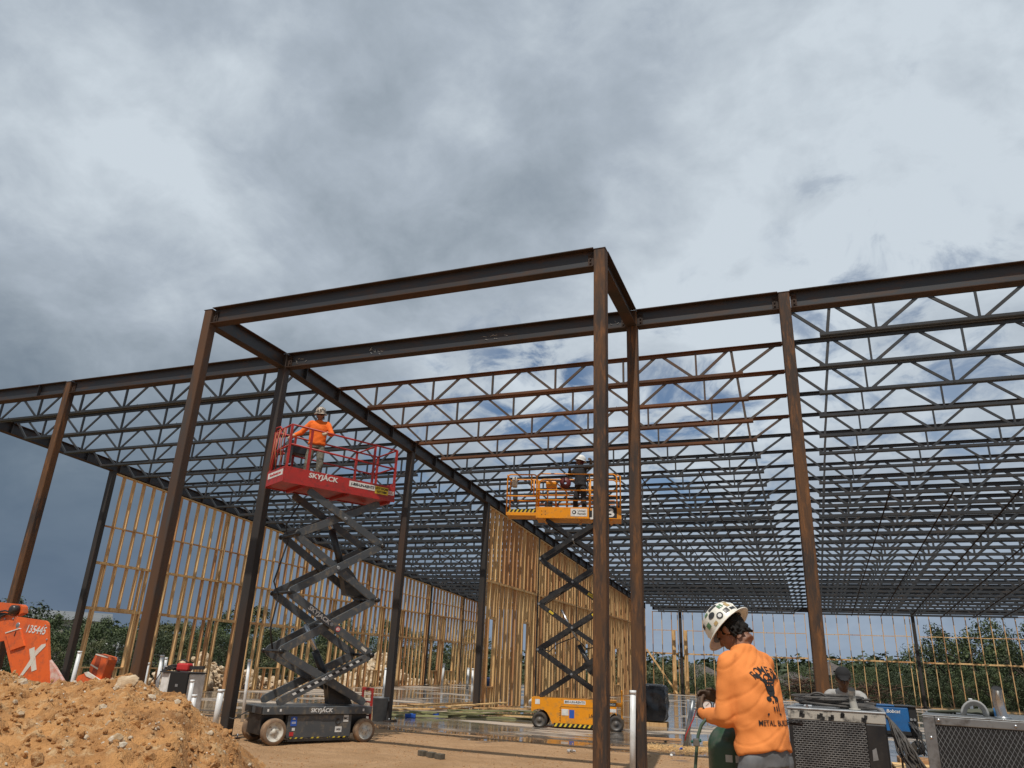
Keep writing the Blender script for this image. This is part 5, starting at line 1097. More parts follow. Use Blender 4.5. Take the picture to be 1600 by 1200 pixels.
M['mdirt'] = mat('ochre_dirt', (.52, .265, .095), .95, 0, (.30, .14, .048), 2.1, .04, 26, 10, lo=.44, hi=.64, third=(.56, .38, .20), world=True, noise_rough=.7)  # darker noise patches: earth colour variation that also deepens the heap's shading
vs, fs = grid_mesh(xs, ys, mound)
keep = [f for f in fs if max(vs[i][2] for i in f) > -.08]
struct(MB().add(vs, keep, True).build('dirt_mound', M['mdirt']))
def stones():
    rnd = random.Random(8); k = MB()
    for q in range(1500):
        y = rnd.uniform(3.3, 8.3); x = rnd.uniform(-11.2, -4.7); z = mound(x, y)
        if z < -.0: continue
        r = rnd.uniform(.006, .020) if rnd.random() < .93 else rnd.uniform(.022, .046); rock_shape(k, (x, y, z+r*.05), r, rnd)
    tag(k.build('mound_stones', M['lime2']), 'pale stones scattered over the dirt heap', 'stones', kind='stuff')
    k = MB()
    for q in range(4200):
        y = rnd.uniform(3.3, 8.3); x = rnd.uniform(-11.2, -4.7); z = mound(x, y)
        if z < -.0: continue
        rock_shape(k, (x, y, z+.002), rnd.uniform(.008, .03)*(1 if rnd.random() < .9 else 2.2), rnd)
    tag(k.build('dirt_clods', M['mdirt']), 'clods of ochre earth on the dirt heap', 'earth clods', kind='stuff')
stones()
for (u, v, r, sd, l) in ((198, 1066, .125, 31, 'large rounded pale boulder on the crest of the dirt heap, left of the tall column'), (237, 1086, .045, 32, 'grey-white stone high on the right slope of the dirt heap'), (182, 1152, .048, 33, 'flat pale stone low in the middle of the dirt heap'), (330, 1142, .035, 36, 'oval white stone near the right end of the dirt heap'), (35, 1064, .06, 37, 'white stone on the crest under the orange machine plate'), (162, 1102, .045, 39, 'pale stone halfway up the dirt heap'), (135, 1150, .038, 40, 'rough pale stone left of the flat one on the dirt heap')):
    best = None
    for q in range(400):
        yy = 3.3+q*.0125; p = at(u, v, yy); d = mound(p.x, p.y)-p.z
        if d > -.02: best = p; break
    if best is None: best = at(u, v, 7.4)
    k = MB(); rock_shape(k, (0, 0, 0), r, random.Random(sd), 10); o = k.build('boulder' if r > .1 else 'stone', M['lime2'] if r < .1 else M['lime']); tag(o, l, 'boulder' if r > .1 else 'stone'); o.location = (best.x, best.y, mound(best.x, best.y)-r*.1)
def clods():
    rnd = random.Random(18); k = MB()
    for q in range(2600):
        y = rnd.uniform(9.5, 17.6); x = rnd.uniform(-11.5, .5); rock_shape(k, (x, y, terrain(x, y)), rnd.uniform(.006, .022), rnd) if noise.noise((x*.8, y*.8, 9)) > -.15 else None
    tag(k.build('ground_clods', mat('dry_clods', (.40, .23, .11), .95, 0, (.30, .16, .07), 6)), 'small dry clods littering the dirt floor', 'earth clods', kind='stuff')
clods()
# tracks of churned dirt are in the relief of the ground sheet
# orange boom machine behind the heap ---------------------------------
M['bora'] = mat('weathered_orange_paint', (.72, .13, .025), .5, 0, (.60, .10, .025), 2.2, third=(.42, .10, .04), lo=.45, hi=.7)
M['bwht'] = mat('scuffed_white_paint', (.62, .62, .55), .6, 0, (.66, .30, .2), 9, lo=.5, hi=.75)
def crop(cx, cy, Y): return at(cx/7.06, 920+cy/7.06, Y)
def plate(parent, nm, pts, Y, th, m, crp=True, off=0):
    P3 = [crop(a, b, Y) for a, b in pts]; o = parent.location; n = len(P3); vs = [p-o-V(0, off, 0) for p in P3]+[p-o+V(0, th, 0) for p in P3]
    area = sum(P3[i].x*P3[(i+1) % n].z-P3[(i+1) % n].x*P3[i].z for i in range(n))
    fs = [tuple(range(n)), tuple(reversed(range(n, 2*n)))]+[(i, i+n, (i+1) % n+n, (i+1) % n) for i in range(n)]
    if area < 0: fs = [tuple(reversed(f)) for f in fs]
    return MB().add(vs, fs).build(nm, m, parent)
YO = 10.9; c = crop(300, 1000, YO)
bm_ = thing('boom_lift', 'orange boom machine with white numbers, cut off by the left edge behind the dirt heap', 'boom lift', (c.x, YO, 0))
pl = plate(bm_, 'boom_end_plate', [(-120, 600), (45, 570), (140, 985), (180, 1400), (560, 1400), (545, 1030), (530, 600), (527, 400), (520, 372), (495, 352), (400, 338), (120, 297), (45, 288), (10, 320), (-5, 370), (-120, 400)], YO, .05, M['bora'])
plate(bm_, 'boom_head', [(-300, 130), (0, 148), (225, 172), (247, 195), (250, 262), (180, 300), (60, 262), (-300, 262)], YO+.06, .12, M['bora'])
plate(bm_, 'boom_arm', [(-300, 262), (60, 262), (40, 290), (10, 320), (-300, 400)], YO+.1, .06, M['blackp'])
c2 = crop(158, 232, YO)-bm_.location
MB().lathe([(0, -.08), (.045, -.08), (.09, -.06), (.095, .1), (0, .1)], c2, (0, 1, 0), 24).build('boom_roller', M['blackp'], bm_)
c3 = crop(195, 402, YO)-bm_.location; k = MB(); k.lathe([(.0, -.012), (.035, -.012), (.052, -.004), (.055, .0)], c3, (0, 1, 0), 20); k.build('pin_bore', M['galv'], pl)
plate(bm_, 'access_hatch', [(78, 487), (232, 438), (282, 628), (128, 682)], YO, .02, M['bora'], off=.035)
plate(bm_, 'hatch_edge', [(78, 484), (232, 434), (236, 444), (82, 494)], YO, .02, M['bwht'], off=.045)
a, b = crop(395, 455, YO-.004)-bm_.location, crop(505, 470, YO-.004)-bm_.location; lettering(MB(), '135445', .20, a+V(0, -.0, 0), (b-a), (0.1, 0, 1), .003, .12, .003, 'CENTER', .95).build('lettering', M['white'], pl)
a = crop(165, 498, YO-.04)-bm_.location; lettering(MB(), 'I', .12, a+V(0, 0, 0), (1, 0, -.1), (.1, 0, 1), .003, 0, .004).build('lettering', M['ink'], bm_)
plate(bm_, 'painted_emblem', [(325, 665), (382, 642), (405, 892), (350, 914)], YO, -.002, M['bwht'], off=.006)
plate(bm_, 'painted_emblem', [(190, 1005), (212, 1010), (355, 830), (395, 745), (505, 632), (507, 604), (462, 615), (385, 690), (330, 790)], YO, -.003, M['bwht'], off=.008)
plate(bm_, 'side_guard', [(540, 780), (600, 860), (692, 1015), (720, 1300), (545, 1300)], YO+.02, .06, mat('faded_red_white_paint', (.55, .22, .17), .6, 0, (.62, .5, .44), 8))
MB().box(-1.9, -.1, .35, 1.4, .30, .75).build('chassis', M['bora'], bm_)
for a_, b_ in ((505, 405), (150, 330), (60, 330), (520, 560)): q_ = crop(a_, b_, YO)-bm_.location; MB().cyl(q_+V(0, -.02, 0), q_+V(0, .01, 0), .014, 8).build('bolt_head', M['galv'], pl)
MB().tube([crop(-60, 262, YO-.02)-bm_.location, crop(60, 240, YO-.05)-bm_.location, crop(120, 262, YO-.05)-bm_.location, crop(20, 300, YO-.03)-bm_.location, crop(-60, 330, YO-.02)-bm_.location], .018, 8).build('hydraulic_hose', M['black'], bm_)
for x in (-1.7, -.5): MB().lathe([(.2, -.12), (.36, -.12), (.4, -.08), (.4, .08), (.36, .12), (.2, .12)], (x, .42, .4), (0, 1, 0), 24).build('wheel', M['btyre'], bm_)
YS = 16.4; c = crop(1000, 1000, YS)
b2 = thing('compact_loader', 'small folded orange machine arm behind the dirt heap, right of the white numbers', 'loader arm', (c.x, YS, 0))
plate(b2, 'arm_plate', [(1060, 716), (1190, 752), (1195, 785), (1110, 1010), (1000, 960), (985, 905), (1000, 830)], YS, .3, M['bora'])
plate(b2, 'arm_edge', [(1060, 716), (1190, 752), (1190, 765), (1058, 728)], YS, .02, M['bwht'], off=.01); plate(b2, 'arm_rib', [(1003, 826), (1085, 875), (1080, 892), (998, 842)], YS, .02, M['bwht'], off=.01)
plate(b2, 'arm_recess_shade', [(1075, 735), (1120, 748), (1060, 960), (1010, 935)], YS, .02, mat('recess_shade_orange', (.28, .05, .02), .7), off=.006)  # flat plate standing proud; the recess's shade is put into its darker orange
plate(b2, 'base_frame', [(860, 960), (940, 930), (1110, 1010), (1100, 1300), (800, 1300), (820, 1050)], YS-.1, .6, M['bora']); plate(b2, 'hose_guard', [(925, 925), (960, 915), (1100, 1005), (1085, 1025), (950, 965)], YS-.12, .05, M['bwht'])
# pipes ----------------------------------------------------------------
def pipe(top, bot, Y, r, lab, m='pvc', cap=True, grp=None, zb=0):
    p = at(*top, Y); q = at(*bot, Y); q = V(p.x, Y, zb) if bot is None else q
    t = thing('plastic_pipe', lab, 'pipe', (q.x, Y, zb), 0, grp); MB().cyl((0, 0, 0), (p.x-q.x, 0, p.z-zb), r, 14).build('pipe_tube', M[m], t)
    if cap: MB().cyl((p.x-q.x, 0, p.z-zb-.04), (p.x-q.x, 0, p.z-zb+.012), r*1.14, 14).build('pipe_cap', M[m], t)
pipe((989, 1080), (988, 1200), 12.1, .044, 'tall white upright pipe standing between the two nearest rust brown columns')
pipe((346, 1078), (336, 1132), 13.3, .062, 'thick short white pipe just left of the dark column foot by the dirt heap')
pipe((390, 1031), (379, 1122), 15.6, .036, 'tall slim greyish pipe standing behind the left wheel of the grey lift')
pipe((125, 1018), (110, 1075), 15.4, .05, 'white leaning pipe left of the small folded orange machine')
pipe((231, 1036), (223, 1080), 14.6, .045, 'white pipe behind the dirt heap, just right of the tall rusty column')
pipe((254, 1024), (246, 1070), 16.2, .048, 'taller of two close white pipes behind the black machine')
pipe((260, 1028), (253, 1070), 16.0, .035, 'shorter of two close white pipes behind the black machine')
pipe((301, 1063), (295, 1100), 14.3, .045, 'white pipe right against the right side of the black machine')
pipe((304, 1086), (301, 1110), 13.8, .05, 'shortest stub of white pipe right of the black machine, low by the heap')
pipe((603, 1044), (597, 1103), 22.2, .035, 'thin white stick of pipe just left of the thin dark column, above the bin')
pipe((694, 1037), (690, 1070), 44, .07, 'far white pipe in front of the left wall, left of a pair')
pipe((732, 1044), (730, 1072), 42, .07, 'left one of a pair of far white pipes beside the inner wall column')
pipe((739, 1045), (737, 1094), 26, .04, 'right one of a pair of white pipes, close beside the inner wall column')
pipe((1516, 1092), (1519, 1118), 30, .05, 'leaning white pipe stub behind the right generator, left of a pair'); pipe((1530, 1097), (1532, 1120), 30, .045, 'upright white pipe stub behind the right generator, right of a pair')
pipe((1083, 1094), (1070, 1160), 17.9, .05, 'grey conduit leaning left, rising from the slab before the dark back column', 'galv', False); pipe((1075, 1093), (1077, 1160), 18.1, .03, 'thin whitish conduit beside the leaning grey conduit', 'pvc', False)
p, q = at(1088, 1108, 17.8), at(1072, 1148, 17.8); tag(MB().tube([p, p.lerp(q, .4)+V(.02, 0, 0), q, q+V(-.03, 0, -.12)], .012, 6).build('red_wire', M['redst']), 'dark red wire hanging over the leaning conduits', 'wire')
# black machine with red top behind the heap
p = at(270, 1080, 15)
bl = thing('portable_welder', 'black and white portable machine with cables on top, behind the dirt heap', 'portable machine', (p.x, 15, 0))
pbox(bl, 'machine_body', M['white'], -.50, .36, .06, .62, .1, 1.0, .03); pbox(bl, 'front_panel', M['ink'], -.18, .37, 0, .06, .1, 1.02, .01); pbox(bl, 'top_cover', M['blackp'], -.52, .38, .0, .64, 1.0, 1.03, .008); pbox(bl, 'name_plate', M['galv'], .04, .12, -.006, 0, .70, .76, .001)
MB().add([(-.18, .0, .1), (-.18, 0, 1.0), (-.50, .2, 1.0), (-.62, .2, .1)], [(0, 1, 2, 3)]).build('side_panel', M['white'], bl)
for x in (-.35, .25): MB().cyl((x, .05, .12), (x, .0, .12), .12, 14).build('wheel', M['btyre'], bl)
rd = thing('red_saw', 'red power tool lying on top of the black machine behind the heap', 'power tool', (p.x+.02, 15.2, 1.03)); pbox(rd, 'tool_body', M['redst'], -.16, .2, -.1, .1, .02, .2, .04); MB().tube([(-.2, 0, .05), (-.22, 0, .24), (-.05, 0, .28), (.1, 0, .22)], .018, 8).build('handle', M['black'], rd); MB().bar((.2, 0, .1), (.62, 0, .12), .05, .08).build('guide_bar', M['black'], rd)
k = MB(); rnd = random.Random(6)
for q in range(9): a0 = rnd.random()*6; k.tube([(-.42+.02*q+.22*math.cos(a0+s*.52), .25+.15*math.sin(a0+s*.52), 1.06+.013*q+.02*math.sin(s+q)) for s in range(13)], .012, 5)
k.tube([(-.45, .2, 1.1), (-.62, .15, 1.0), (-.7, .1, .8), (-.66, .1, .5)], .012, 5); o = k.build('cable_coil', M['black']); tag(o, 'black cable coil on the left end of the black machine behind the heap', 'cable coil'); o.location = (p.x, 15, 0)
# bin, lumber, litter ---------------------------------------------------
p = gp(592, 1128); bn = thing('rubbish_bin', 'grey plastic bin with an upright handle between the red ladder and the thin dark column', 'bin', p)
MB().lathe([(0, .01), (.17, .01), (.21, .55), (.225, .56), (.225, .60), (.2, .6), (.16, .04), (0, .04)], n=24).build('bin_shell', mat('grey_bin_plastic', (.15, .16, .165), .5, 0, (.2, .2, .2), 6), bn)
MB().tube([(-.22, 0, .56), (-.23, 0, .5)], .02, 6).build('handle', M['galv'], bn); MB().tube([(.22, 0, .56), (.23, 0, .5)], .02, 6).build('handle', M['galv'], bn)
rnd = random.Random(22)
M['treat'] = mat('green_treated_lumber', (.30, .30, .13), .8, 0, (.22, .21, .10), 3, 0, 60, 5, (.3, 3, 3))
bds = [((605, 1108), (735, 1107), .05, 'wood3'), ((612, 1104), (752, 1100), .19, 'wood3'), ((640, 1102), (756, 1097), .27, 'wood'), ((700, 1104), (790, 1098), .24, 'wood3'), ((600, 1113), (745, 1115), .06, 'treat'), ((640, 1112), (850, 1118), .13, 'treat'), ((700, 1110), (838, 1112), .21, 'treat'), ((660, 1116), (842, 1124), .05, 'treat'), ((720, 1113), (860, 1122), .10, 'wood3'), ((625, 1100), (800, 1104), .12, 'wood2'), ((590, 1117), (700, 1120), .04, 'treat'), ((740, 1106), (835, 1108), .17, 'wood')]
for i, (a, b, z, m) in enumerate(bds):
    A_, B__ = gp(*a, z), gp(*b, z+rnd.uniform(-.02, .03)); A_.z = max(A_.z, .05); o = MB().bar(A_, B__, .19, .042).build('lumber_board', M[m]); tag(o, 'long loose board in the low lumber pile left of the orange lift', 'board', 'boards of the lumber pile left of the orange lift')
p = gp(848, 1108, .2); k = MB(); rock_shape(k, (0, 0, 0), .16, random.Random(2)); o = k.build('white_sack', M['white']); tag(o, 'crumpled white sack on the lumber pile, touching the orange lift', 'sack'); o.location = (p.x-.5, p.y+.5, .38)
for u, v, w, l in ((641, 1121, .24, 'bright blue flat package on the mud in front of the lumber pile'), (681, 1119, .14, 'small bright blue scrap on the mud right of the blue package')):
    p = gp(u, v, .03); t = thing('blue_package', l, 'package', p, .4); k = MB(); rock_shape(k, (0, 0, .03), w*.30, random.Random(int(u))); k.build('wrapper', mat('bright_blue_plastic', (.05, .22, .65), .35), t); MB().box(-w*.6, w*.6, -.07, .07, .0, .09).build('package_body', M['blue'], t)
for i, (u, v) in enumerate(((660, 1180), (674, 1183), (691, 1186))):
    p = gp(u, v); p = gp(660+i*13.5, 1181+i*2.6); o = MB().box(-.075, .075, -.055, .055, 0, .085).build('paving_block', mat('dark_block', (.12, .10, .075), .95, 0, (.08, .07, .05), 20), None, None, .006); o.location = p+V(0, 0, -.0); o.rotation_euler = (0, 0, -.45+i*.04)
    tag(o, '%s of three dark blocks lying in a row on the dirt' % ['leftmost', 'middle', 'rightmost'][i], 'block', 'row of dark blocks on the dirt')
p = gp(890, 1175, .02); k = MB(); rnd = random.Random(41)
for q in range(5): rock_shape(k, (rnd.uniform(-.1, .1), rnd.uniform(-.05, .05), .02), rnd.uniform(.03, .06), rnd)
o = k.build('plastic_litter', mat('shiny_plastic', (.5, .5, .5), .15, 0, (.25, .2, .15), 20)); tag(o, 'crumpled clear plastic litter on the dirt left of the nearest column', 'litter'); o.location = p
p = gp(1016, 1136); t = thing('wrapped_pallet', 'pallet stack wrapped in black plastic right of the canopy columns', 'wrapped pallet', (p.x, p.y+.45, 0), .1)
k = MB(); k.box(-.42, .42, -.4, .4, .12, 1.14); o = k.build('black_wrap', mat('glossy_black_film', (.012, .012, .014), .22, 0, (.02, .02, .022), 5), t, None, .14)
b_ = o.modifiers.new('sub', 'SUBSURF'); b_.subdivision_type = 'SIMPLE'; b_.levels = b_.render_levels = 4; apply_mods(o)
for p_ in o.data.polygons: p_.use_smooth = True
for v_ in o.data.vertices: v_.co += V(noise.noise(v_.co*3.3), noise.noise(v_.co*3.3+V(9, 0, 0)), 0)*.09+V(noise.noise((v_.co.x*14, v_.co.y*14, v_.co.z*3)), 0, 0)*.02
for y in (-.36, 0, .36): MB().box(-.42, .42, y-.05, y+.05, .022, .12).build('pallet_runner', M['wood'], t)
k = MB(); rnd = random.Random(51)
for q in range(900):
    u = rnd.uniform(1012, 1160); p = gp(u, 1166+(u-1012)*.05+rnd.gauss(0, 2.6), .03); a = rnd.uniform(0, 3.14); l = rnd.uniform(.03, .10); d = V(math.cos(a), math.sin(a), rnd.uniform(-.2, .3))*l; k.bar(p-d, p+d, .008, .005)
tag(k.build('wood_shavings', M['wood3']), 'strip of yellow straw and wood shavings along the slab edge', 'shavings', kind='stuff')
for i, (u, v, c_) in enumerate(((1064, 1172, 'blue'), (1049, 1182, 'white'), (1040, 1160, 'bark'))):
    p = gp(u, v, .03); k = MB(); rock_shape(k, (0, 0, .02), .04, random.Random(60+i)); o = k.build('litter_scrap', M[c_]); tag(o, ['small blue and white wrapper on the ground near the yellow shavings', 'white scrap on the wet ground between the column and the green hose', 'brown lump on the slab behind the yellow shavings'][i], 'scrap'); o.location = p
for a, b, l in (((1006, 1086), (1052, 1089), ''),): pass
tag(MB().bar(gp(1010, 1153, .05), gp(1064, 1156, .05), .14, .04).build('lumber_board', M['wood2']), 'brown board lying flat on the wet slab behind the leaning conduits', 'board')
tag(MB().bar(gp(1100, 1160, .05), gp(1118, 1162, .05), .14, .05).build('lumber_board', M['wood']), 'short board on the slab edge just left of the green gas cylinder', 'board')
# blue machine on its cart --------------------------------------------
t = thing('engine_welder', 'blue and black engine welder on a small cart on the slab', 'welder', (1.62, 20.0, 0), R(4)); BL = mat('blue_machine_paint', (.012, .12, .33), .4, 0, (.02, .10, .26), 4)
pbox(t, 'machine_body', BL, -.50, .30, 0, .75, .42, 1.0, .03); fp = pbox(t, 'front_panel', M['ink'], .30, .46, .02, .73, .40, 1.0, .02); pbox(t, 'top_cover', M['blackp'], .02, .47, -.01, .76, 1.0, 1.03, .006); pbox(t, 'top_cover', BL, -.52, .02, -.01, .76, 1.0, 1.028, .006)
flat_text(t, 'lettering', 'Bobcat', .10, -.02, -.003, .90, M['white'], .2, .002); pbox(t, 'base_skirt', M['ink'], -.50, .30, -.004, -.0, .42, .50, .001)
for x, z in ((.33, .75), (.40, .75), (.33, .6), (.4, .6)): MB().cyl((x, .03, z), (x, -.02, z), .028, 10).build('output_socket', M['galv'], t)
pbox(t, 'cart_frame', M['blackp'], -.5, .5, .02, .7, .36, .40, .004)
for x in (-.36, .40): MB().lathe([(.03, -.05), (.12, -.05), (.14, -.03), (.14, .03), (.12, .05), (.03, .05)], (x, .06, .16+.022), (0, 1, 0), 18).build('wheel', M['btyre'], t); MB().bar((x, .06, .18), (x, .08, .38), .03, .03, (0, 1, 0)).build('wheel_fork', M['blackp'], t)
k = MB(); rnd = random.Random(14)
for q in range(6): k.tube([(.34+rnd.uniform(-.1, .1), -.03, .7), (.42+rnd.uniform(-.1, .1), -.12, .5), (.46+rnd.uniform(-.15, .1), -.1, .28), (.4+rnd.uniform(-.2, .2), -.2, .05)], .012, 5)
k.build('welding_lead', M['black'], t)
o = MB().box(-.5, .5, -.35, .35, .0, .11).build('timber_skid', M['wood2']); tag(o, 'brown timber skid on the wet ground in front of the blue machine', 'skid'); o.location = (1.95, 18.3, .0)
o = MB().box(-.45, .45, -.5, .5, .0, .04).build('plywood_sheet', M['wood3']); tag(o, 'pale plywood sheet lying low between the two generators', 'plywood'); o.location = (1.72, 17.2, .025)
# small dark blue machine inside the inner wall
p = gp(762, 1080); t = thing('blue_compressor', 'small dark blue machine standing behind the studs of the inner wall', 'compressor', (-11.9, 29.0, .022)); pbox(t, 'machine_body', mat('navy_paint', (.01, .03, .09), .45), -.4, .4, -.3, .3, .25, .95, .04); pbox(t, 'frame', M['black'], -.42, .42, -.32, .32, .18, .25, .01)
for x in (-.33, .33): MB().cyl((x, -.3, 0), (x, -.3, .2), .02, 8).build('leg', M['galv'], t); MB().cyl((x, .3, 0), (x, .3, .2), .02, 8).build('leg', M['galv'], t)
# trailer with two generators -------------------------------------------
tr = thing('flatbed_trailer', 'low flatbed trailer carrying the two grey generators, below the lower edge of the photo', 'trailer', (.95, 7.2, 0))
pbox(tr, 'trailer_bed', M['wood2'], -1.35, 1.6, -.95, 1.4, .39, .45, .01); pbox(tr, 'trailer_rail', M['blackp'], -1.39, 1.64, -1.0, -.95, .34, .49, .005); pbox(tr, 'trailer_rail', M['blackp'], -1.39, 1.64, 1.4, 1.45, .34, .49, .005)
for y in (-1.12, 1.57): MB().lathe([(.12, -.1), (.24, -.1), (.27, -.06), (.27, .06), (.24, .1), (.12, .1)], (.3, y, .27), (0, 1, 0), 24).build('wheel', M['btyre'], tr)
M['alu'] = mat('brushed_grey_panel', (.30, .31, .31), .38, .75, (.24, .24, .24), 5, .0004, 90, third=(.16, .15, .14), lo=.45, hi=.7)
M['spot'] = mat('scuffed_cream_paint', (.40, .38, .33), .6, 0, (.40, .38, .33), 5, third=(.03, .03, .03))
def slots(name, parent, x0, x1, z0, z1, y, nx, nz, m, bx, bz):
    k = MB(); dx, dz = (x1-x0)/nx, (z1-z0)/nz
    for i in range(nz+1): k.box(x0, x1, y-.003, y, z0+i*dz-bz/2, z0+i*dz+bz/2)
    for j in range(nz):
        for i in range(nx+1):
            x = x0+(i+(.5 if j % 2 else 0))*dx
            if x > x1: continue
            k.box(x-bx/2, x+bx/2, y-.0028, y-.0002, z0+j*dz+bz/2, z0+(j+1)*dz-bz/2)
    return k.build(name, m, parent)
YG1 = 7.35; G1 = at(1237, 1108, YG1); ZG1 = G1.z-.845
g1 = thing('generator', 'dusty generator with slotted radiator grille and cable heap, right of the man in orange', 'generator', (G1.x-.035, YG1, ZG1), R(-3))
Hh = .845
pbox(g1, 'housing', M['blackp'], 0, .76, .02, 1.05, 0, Hh-.01, .02); pbox(g1, 'front_frame', M['spot'], .0, .76, .0, .03, Hh-.075, Hh, .006); pbox(g1, 'front_frame', M['blackp'], .0, .035, .0, .03, 0, Hh-.075, .004); fc = pbox(g1, 'front_frame', M['blackp'], .60, .76, .0, .03, 0, Hh-.075, .012)
slots('radiator_grille', g1, .035, .60, .02, Hh-.08, .0, 17, 44, mat('dusty_grille_metal', (.20, .20, .195), .55, .3, (.12, .12, .12), 8), .0055, .0065)
k = MB(); rnd = random.Random(9)
for x in (.12, .26, .34, .43, .60):
    for q in range(3): xx = x+rnd.uniform(-.02, .02); zz = Hh-.03+rnd.uniform(-.03, .015); k.add([(xx-.01, -.002, zz-.02), (xx+.015, -.002, zz-.015), (xx+.02, -.002, zz+.012), (xx-.005, -.002, zz+.016)], [(0, 1, 2, 3)])
k.build('paint_scuffs', M['ink'], g1); k = MB()
for q in range(1): xx = .66+rnd.uniform(-.03, .05); zz = rnd.uniform(.5, .7); k.add([(xx-.02, -.002, zz-.05), (xx+.02, -.002, zz-.04), (xx+.012, -.002, zz+.05), (xx-.018, -.002, zz+.03)], [(0, 1, 2, 3)])
k.build('paint_scuffs', M['galv'], fc); pbox(g1, 'lid', M['galv'], -.01, .77, -.005, 1.06, Hh, Hh+.018, .006); pbox(g1, 'lifting_bracket', M['galv'], .13, .20, .05, .12, Hh+.018, Hh+.04, .006)
MB().cyl((.16, .08, Hh+.03), (.16, .02, Hh+.03), .012, 8).build('bracket_bolt', M['chrome'], g1)
def exhaust(parent, x, y, z, h, r, lean, m):
    k = MB(); pts = [(x, y, z), (x-.01, y, z+h*.35), (x-.015, y-.0, z+h*.7), (x-.008, y-.035, z+h)]; k.tube(pts, r, 16, caps=False); o = k.build('exhaust_pipe', m, parent)
    d = (V(pts[-1])-V(pts[-2])).normalized(); MB().cyl(V(pts[-1])-d*.03, V(pts[-1])-d*.004, r*.93, 16).build('exhaust_bore', M['ink'], parent); MB().cyl((x, y, z), (x, y, z+.012), r*1.5, 16).build('exhaust_flange', m, parent)
exhaust(g1, .535, .12, Hh+.018, .165, .030, 0, M['spot'])
# cables on the left generator
rnd = random.Random(33)
def coil(lab, loc, loops, rx, ry, r, seed, name='cable_coil'):
    rnd = random.Random(seed); k = MB()
    for q in range(loops):
        cx, cy = rnd.uniform(-.05, .05), rnd.uniform(-.03, .05); a0 = rnd.random()*6.28; sx, sy = rx*rnd.uniform(.75, 1.12), ry*rnd.uniform(.75, 1.1); zz = r+q*r*.62; tl = rnd.uniform(-.018, .018)
        k.tube([(cx+sx*math.cos(a0+s*.35), cy+sy*math.sin(a0+s*.35), zz+tl*math.cos(s*.35)+abs(tl)) for s in range(19)], r, 7)
    o = k.build(name, M['black2']); tag(o, lab, 'cable coil'); o.location = loc; return o
M['black2'] = mat('dusty_black_cable', (.035, .033, .031), .6, 0, (.09, .08, .07), 12)
wm = g1.matrix_basis
for x in (.05, .65): pbox(g1, 'skid_rail', M['blackp'], x, x+.06, .03, 1.0, .452-ZG1, -.002, 0)
coil('heap of coiled dusty black welding cable on top of the left generator', wm @ V(.36, .42, Hh+.018), 12, .27, .20, .0100, 5)
k = MB(); k.tube([wm @ V(.24+.075*math.cos(a*.35+.1), .3, Hh+.085+.05*math.sin(a*.35+.1)) for a in range(11)], .010, 7); tag(k.build('cable_loop', M['black2']), 'single upright loop of cable over the heap on the left generator', 'cable loop')
k = MB(); rnd = random.Random(17)
for q in range(22):
    f = q/21; x0 = .46+.12*f; j = lambda a=.03: rnd.uniform(-a, a)
    k.tube([wm @ V(x0-.08, .30, Hh+.03+.02*math.sin(q)), wm @ V(.68+.03*f, .24-.1*f+j(), Hh+.055-.02*f), wm @ V(.78+.05*f, .10+j(), Hh-.02-.06*f), wm @ V(.81+.06*f+j(.02), .04+j(), Hh-.15), wm @ V(.84+.10*f+j(.03), .0+j(.04), Hh-.27), wm @ V(.86+.15*f+j(.045), -.02+j(.05), Hh-.40), wm @ V(.88+.19*f+j(.05), -.02+j(.05), Hh-.52-j(.08)), wm @ V(.84+.19*f+j(.06), j(.05), Hh-.62)], rnd.uniform(.006, .010), 7)
tag(k.build('hanging_cables', M['black2']), 'thick bundle of black cables hanging down the right side of the left generator', 'cables')
YG2 = 6.5; G2 = at(1441, 1118, YG2)
g2 = thing('generator', 'nearest generator with diamond mesh grille in a smooth grey frame, lower right corner', 'generator', (G2.x, YG2, G2.z-.80), R(-9))
Hh2 = .80; Wd = 1.0
pbox(g2, 'housing', M['galv'], 0, Wd, .02, 1.1, 0, Hh2-.005, .02)
for a_, b_, c_, d_ in ((0, .075, 0, Hh2), (.075, .62, Hh2-.055, Hh2), (.62, Wd, 0, Hh2)): pbox(g2, 'front_frame', M['alu'], a_, b_, -.012, .02, c_, d_, .005)
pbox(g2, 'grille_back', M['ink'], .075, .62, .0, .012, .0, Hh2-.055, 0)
def mesh_grille():
    k = MB(); x0, x1, z0, z1 = .078, .617, .10, Hh2-.058; px_, pz_ = .030, .052; y = -.004
    n = int((x1-x0)/px_)+int((z1-z0)/pz_)+2
    for s in (1, -1):
        for i in range(-n, n):
            # line x = x0 + i*px + s*t*px, z = z0 + t*pz ; clip
            pts = []
            t0, t1 = 0, (z1-z0)/pz_; xa = x0+i*px_; 
            ta, tb = (x0-xa)/(s*px_), (x1-xa)/(s*px_); lo, hi = max(t0, min(ta, tb)), min(t1, max(ta, tb))
            if hi-lo > .05: k.bar((xa+s*lo*px_, y-(.0008 if s > 0 else 0), z0+lo*pz_), (xa+s*hi*px_, y-(.0008 if s > 0 else 0), z0+hi*pz_), .0022, .0030, (0, 1, 0))
    return k.build('mesh_grille', M['galv'], g2)
mesh_grille()
for x, z in ((.038, Hh2-.14), (.10, Hh2-.022), (.56, Hh2-.03), (.038, Hh2-.42)): MB().lathe([(.011, 0), (.010, .004), (0, .006)], (x, -.012, z), (0, -1, 0), 12).build('frame_bolt', M['chrome'], g2)
pbox(g2, 'lid', M['alu'], -.004, Wd+.01, -.014, 1.1, Hh2, Hh2+.008, .003)
exhaust(g2, .50, .16, Hh2+.008, .20, .034, 0, M['chrome'])
wm2 = g2.matrix_basis
for x in (.1, .8): pbox(g2, 'skid_rail', M['blackp'], x, x+.07, .03, 1.05, .452-(G2.z-.80), -.002, 0)
